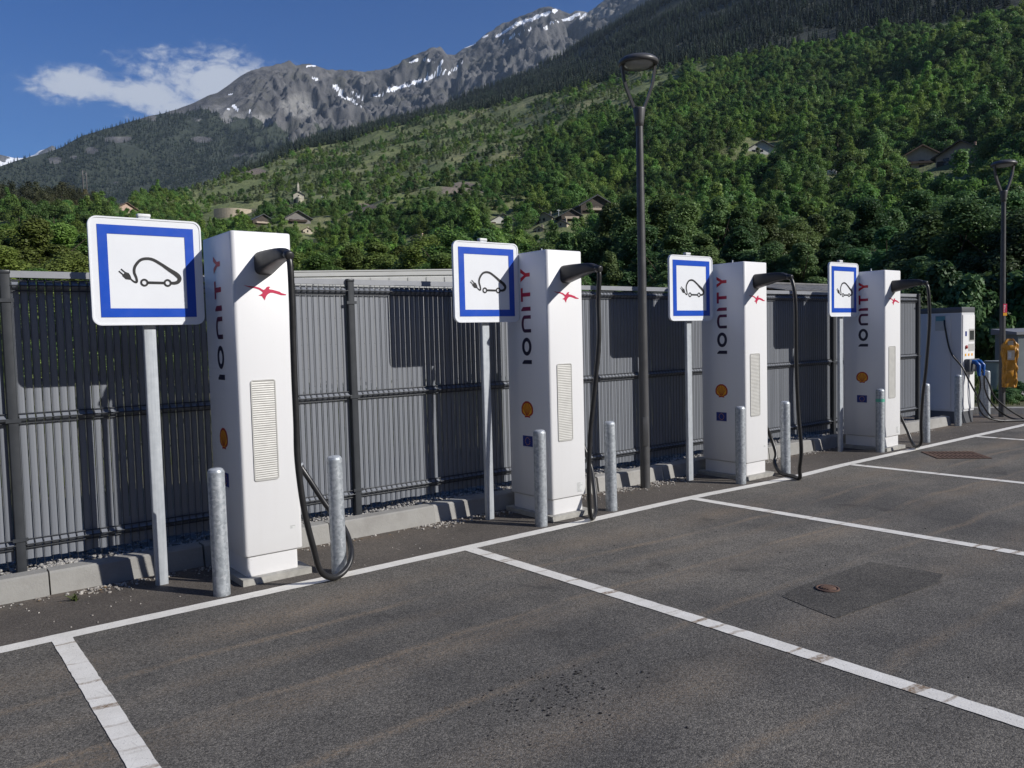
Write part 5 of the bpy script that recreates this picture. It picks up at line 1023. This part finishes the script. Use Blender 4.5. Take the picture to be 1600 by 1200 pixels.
# ---- utility boxes on the verge
MT['box'] = mat('grey_green_box', (.24, .27, .27), .6, 0, .1, 3)
o = empty('utility_cabinet', (21.2, 7.35, .11), R(-35)); tag(o, 'wide grey utility cabinet with sloping lid on the verge past the orange cover', 'utility box'); b = MB(); b.rprism(-.8, .8, -.4, .4, 0, 1.28, .02, 3); b.build('body', MT['box'], o); b = MB(); b.add([(-.86, -.46, 1.282), (.86, -.46, 1.282), (.86, .46, 1.282), (-.86, .46, 1.282), (-.86, -.46, 1.34), (.86, -.46, 1.34), (.86, .46, 1.42), (-.86, .46, 1.42)], [(0, 3, 2, 1), (4, 5, 6, 7), (0, 1, 5, 4), (1, 2, 6, 5), (2, 3, 7, 6), (3, 0, 4, 7)]); b.build('lid', MT['cap'], o); b = MB(); b.box(-.01, .01, -.408, -.402, .05, 1.2); b.build('door_seam', MT['cabdark'], o)
d = pdir(1551, 575); t_ = 19.5/math.hypot(d[0], d[1]); o = empty('meter_box', (d[0]*t_, d[1]*t_, .11), R(-60)); tag(o, 'small pale green meter box low on the verge beside the bollard pair', 'utility box'); b = MB(); b.rprism(-.13, .13, -.1, .1, 0, .74, .015, 3); b.build('body', mat('pale_green_box', (.30, .36, .32), .6), o); b = MB(); b.rprism(-.145, .145, -.115, .115, .741, .78, .02, 3, .008); b.build('lid', MT['box'], o)

# ================================================================== SMALL GROUND DETAIL
ico = bmesh.new(); bmesh.ops.create_icosphere(ico, subdivisions=1, radius=1); IV = np.array([v.co[:] for v in ico.verts]); IF = np.array([[v.index for v in f.verts] for f in ico.faces]); ico.free()
def stones(name, P, size, mat_, label, cat, flat=.7):
    n = len(P); sc_ = size[:, None, None]*rng.uniform(.6, 1.2, (n, 1, 3))*np.array([1, 1, flat]); J = 1+rng.uniform(-.22, .22, (n, len(IV), 1)); a = rng.uniform(0, 6.28, n); ca, sa = np.cos(a), np.sin(a)
    V = IV[None]*J*sc_; V = np.stack([V[..., 0]*ca[:, None]-V[..., 1]*sa[:, None], V[..., 0]*sa[:, None]+V[..., 1]*ca[:, None], V[..., 2]], -1)+P[:, None]; F = IF[None]+np.arange(n)[:, None, None]*len(IV)
    return tag(link(name, np_mesh(name, V.reshape(-1, 3), F.reshape(-1, 3)), mat_), label, cat, kind='stuff')
n = 9000; X = rng.uniform(-.6, 13.0, n); Y = 6.22+np.abs(rng.normal(0, .17, n)); Z = .115+.03*fbm(X*1.5, Y*1.5, 4)+.03*np.clip((Y-6.2)*2, 0, 1)+rng.uniform(-.004, .010, n)
stones('gravel', np.column_stack([X, Y, Z]), rng.uniform(.007, .018, n), MT['gravel'], 'pale crushed gravel along the foot of the fence', 'gravel')
n = 4200; X = rng.uniform(-.6, 13, n); dn = fbm(X*1.3, X*0+3.3, 3); Y = 6.03-np.abs(rng.normal(0, .045, n))*(1+1.5*np.clip(dn+.2, 0, 1)); k = rng.uniform(size=n) < np.clip(.35+1.2*dn, .08, 1); n2 = 420; X2 = rng.uniform(-.5, 14, n2); Y2 = rng.uniform(5.25, 6.0, n2)
Pp = np.concatenate([np.column_stack([X[k], Y[k], np.full(k.sum(), .004)]), np.column_stack([X2, Y2, np.full(n2, .003)])]); stones('loose_pebbles', Pp, np.concatenate([rng.uniform(.005, .015, k.sum()), rng.uniform(.002, .007, n2)]), MT['pebble'], 'loose pale pebbles scattered along the kerb foot', 'pebbles')
n = 340; c = on_z(880, 1080); P = np.column_stack([rng.normal(c[0]-.05, .22, n), rng.normal(c[1], .16, n), np.full(n, .002)]); n2 = 160; P2 = np.column_stack([rng.uniform(1, 9, n2), rng.uniform(1.6, 4.9, n2), np.full(n2, .002)])
stones('asphalt_crumbs', np.concatenate([P, P2]), np.concatenate([rng.gamma(1.5, .0016, n)+.0012, rng.uniform(.002, .006, n2)]), MT['crumb'], 'dark asphalt crumbs strewn over the parking bay', 'crumbs', .5)
# rusty drain grate and small round cover
MT['rust'] = mat('rusty_iron', (.115, .068, .050), .9, .1, .35, 20, .5, 80); MT['pit'] = mat('dark_pit', (.012, .011, .010), .9)
A = [np.array([10.62, 5.0]), np.array([11.05, 4.55]), np.array([10.60, 4.20]), np.array([10.17, 4.65])]; cg = sum(A)/4; u = A[1]-A[0]; v = A[3]-A[0]; lu, lv_ = np.linalg.norm(u), np.linalg.norm(v); o = empty('drain_grate', (cg[0], cg[1], 0), math.atan2(u[1], u[0])); tag(o, 'rusty square drain grate set in the asphalt beyond the stall line', 'drain')
b = MB(); b.box(-lu/2, lu/2, -lv_/2, lv_/2, .0015, .003); b.build('pit', MT['pit'], o); b = MB(); q = .03  # flat black plate: the shade below the bars is put into its colour
for (x0, x1, y0, y1) in ((-lu/2, lu/2, -lv_/2, -lv_/2+q), (-lu/2, lu/2, lv_/2-q, lv_/2), (-lu/2, -lu/2+q, -lv_/2+q, lv_/2-q), (lu/2-q, lu/2, -lv_/2+q, lv_/2-q)): b.box(x0, x1, y0, y1, .003, .010)
b.build('frame', MT['rust'], o); bmsh = MB(); bmsh.box(-.014, .014, -lv_/2+q, lv_/2-q, .0032, .009); bmsh = bmsh.mesh('bar'); bmsh.materials.append(MT['rust'])
for k in range(11): link('bar', bmsh, None, o, (-lu/2+.055+k*(lu-.11)/10, 0, 0))
b = MB(); b.box(-lu/2+q, lu/2-q, -.015, .015, .0034, .0095); b.build('cross_bar', MT['rust'], o)
c = on_z(1293, 921); o = empty('valve_cover', (c[0], c[1], 0)); tag(o, 'small rusty round valve cover in the dark asphalt repair patch', 'cover'); b = MB(); b.lathe([(.088, .0055), (.085, .011), (.072, .012), (.070, .008), (.062, .008), (.060, .0125), (.0, .0135)], 24); b.build('lid', MT['rust'], o)
for k in range(4): b = MB(); b.box(-.045, .045, -.004, .004, .0136, .017); q_ = b.build('rib', MT['rust'], o, loc=(0, -.03+.02*k, 0))
o.scale = (.84, .84, 1)
n = 150; P = np.column_stack([rng.uniform(-.3, 13, n), 6.0-np.abs(rng.normal(0, .10, n)), np.full(n, .006)]); Nn = np.column_stack([rng.normal(0, .35, n), rng.normal(0, .35, n), np.ones(n)]); Nn /= np.linalg.norm(Nn, axis=1, keepdims=True); V, F = quads(P, Nn, rng.uniform(.012, .032, n), .55); V[:, 2] = np.maximum(V[:, 2], .003)
tag(link('leaf_litter', np_mesh('leaf_litter', V, F), mat('dry_leaves', (.20, .13, .06), .8, 0, .4, 12)), 'dry brown leaf bits lying along the kerb foot', 'leaves', kind='stuff')
# weeds and grass
def tuft(P, hts, nb, spread, name, label, cat, mat_, kind='stuff', wd=.012, lean=.5):
    V = []; F = []; r = rng
    m_ = len(P)*nb; base_ = np.repeat(P, nb, 0)+np.column_stack([r.normal(0, spread, m_), r.normal(0, spread, m_), np.zeros(m_)]); h = np.repeat(hts, nb)*r.uniform(.4, 1.1, m_); a = r.uniform(0, 6.28, m_); l = h*r.uniform(.05, lean, m_); dx, dy = np.cos(a), np.sin(a); w_ = wd*r.uniform(.6, 1.3, m_)
    p0 = base_+np.column_stack([-dy*w_, dx*w_, h*0]); p1 = base_-np.column_stack([-dy*w_, dx*w_, h*0]); p2 = base_+np.column_stack([dx*l*.4+dy*w_*.7, dy*l*.4-dx*w_*.7, h*.6]); p3 = base_+np.column_stack([dx*l, dy*l, h])
    V = np.stack([p0, p1, p2, p3], 1).reshape(-1, 3); o = link(name, np_mesh(name, V, np.arange(4*m_).reshape(-1, 4)), mat_); return tag(o, label, cat, kind=kind)
n = 900; X = rng.uniform(15.2, 30, n); Y = rng.uniform(2, 22, n); k = (X-15.9)*.8+(Y-6.3)*.6 > .45; k &= ~((X > 18.4+.16*(Y-3)) & (X < 20.5+.16*(Y-3)) & (rng.uniform(size=n) > .06)); P = np.column_stack([X[k], Y[k], np.full(k.sum(), .11)])
tuft(P, rng.uniform(.08, .38, len(P)), 26, .13, 'verge_grass', 'dry green grass and weeds on the verge past the fence end', 'grass', MT['grass'])
n = 1600; X = rng.uniform(-10, 30, n); Y = rng.uniform(9, 38, n); P = np.column_stack([X, Y, np.full(n, .1)]); tuft(P, rng.uniform(.2, .6, n), 10, .25, 'meadow_grass', 'long grass growing under the trees behind the fence', 'grass', MT['grass'])
for x, y, s, l in [(118, 938, .035, 'small green weed sprouting from the asphalt in front of the kerb'), (136, 866, .06, 'thin weed growing through the gravel at the fence foot')]:
    c = on_z(x, y, 0 if s < .05 else .1); P = np.array([[c[0], c[1], c[2]]]); tuft(P, np.array([s*1.4]), 22, s*.35, 'weed', l, 'weed', MT['grass'], None, .006, 1.2)
for x, y, s, k in [(1574, 629, .3, 0), (1588, 626, .34, 1), (1552, 628, .18, 2)]:
    c = on_z(x, y, .11); o = empty('low_weed_clump', (c[0], c[1], .1), k); tag(o, 'low leafy weed clump on the verge behind the side kerb', 'weed', 'weed clumps behind the side kerb'); o.scale = (s*.6, s*.6, s*.35)
    for nm, me in zip(('foliage', 'stem'), bush_var[k]): link(nm, me, None, o)

# ================================================================== HAZE over the valley
hm = bpy.data.materials.new('thin_valley_haze'); hm.use_nodes = True; ht = hm.node_tree; ht.nodes.clear(); ho = ht.nodes.new('ShaderNodeOutputMaterial'); hv_ = ht.nodes.new('ShaderNodeVolumePrincipled')
hv_.inputs['Color'].default_value = (.62, .80, 1, 1); hv_.inputs['Density'].default_value = 3.6e-5; hv_.inputs['Anisotropy'].default_value = .2; ht.links.new(hv_.outputs[0], ho.inputs['Volume'])
b = MB(); b.box(-9900, 9900, -9900, 9900, -45, 2700); tag(b.build('haze', hm), 'thin bluish haze filling the valley air', 'haze', kind='stuff')
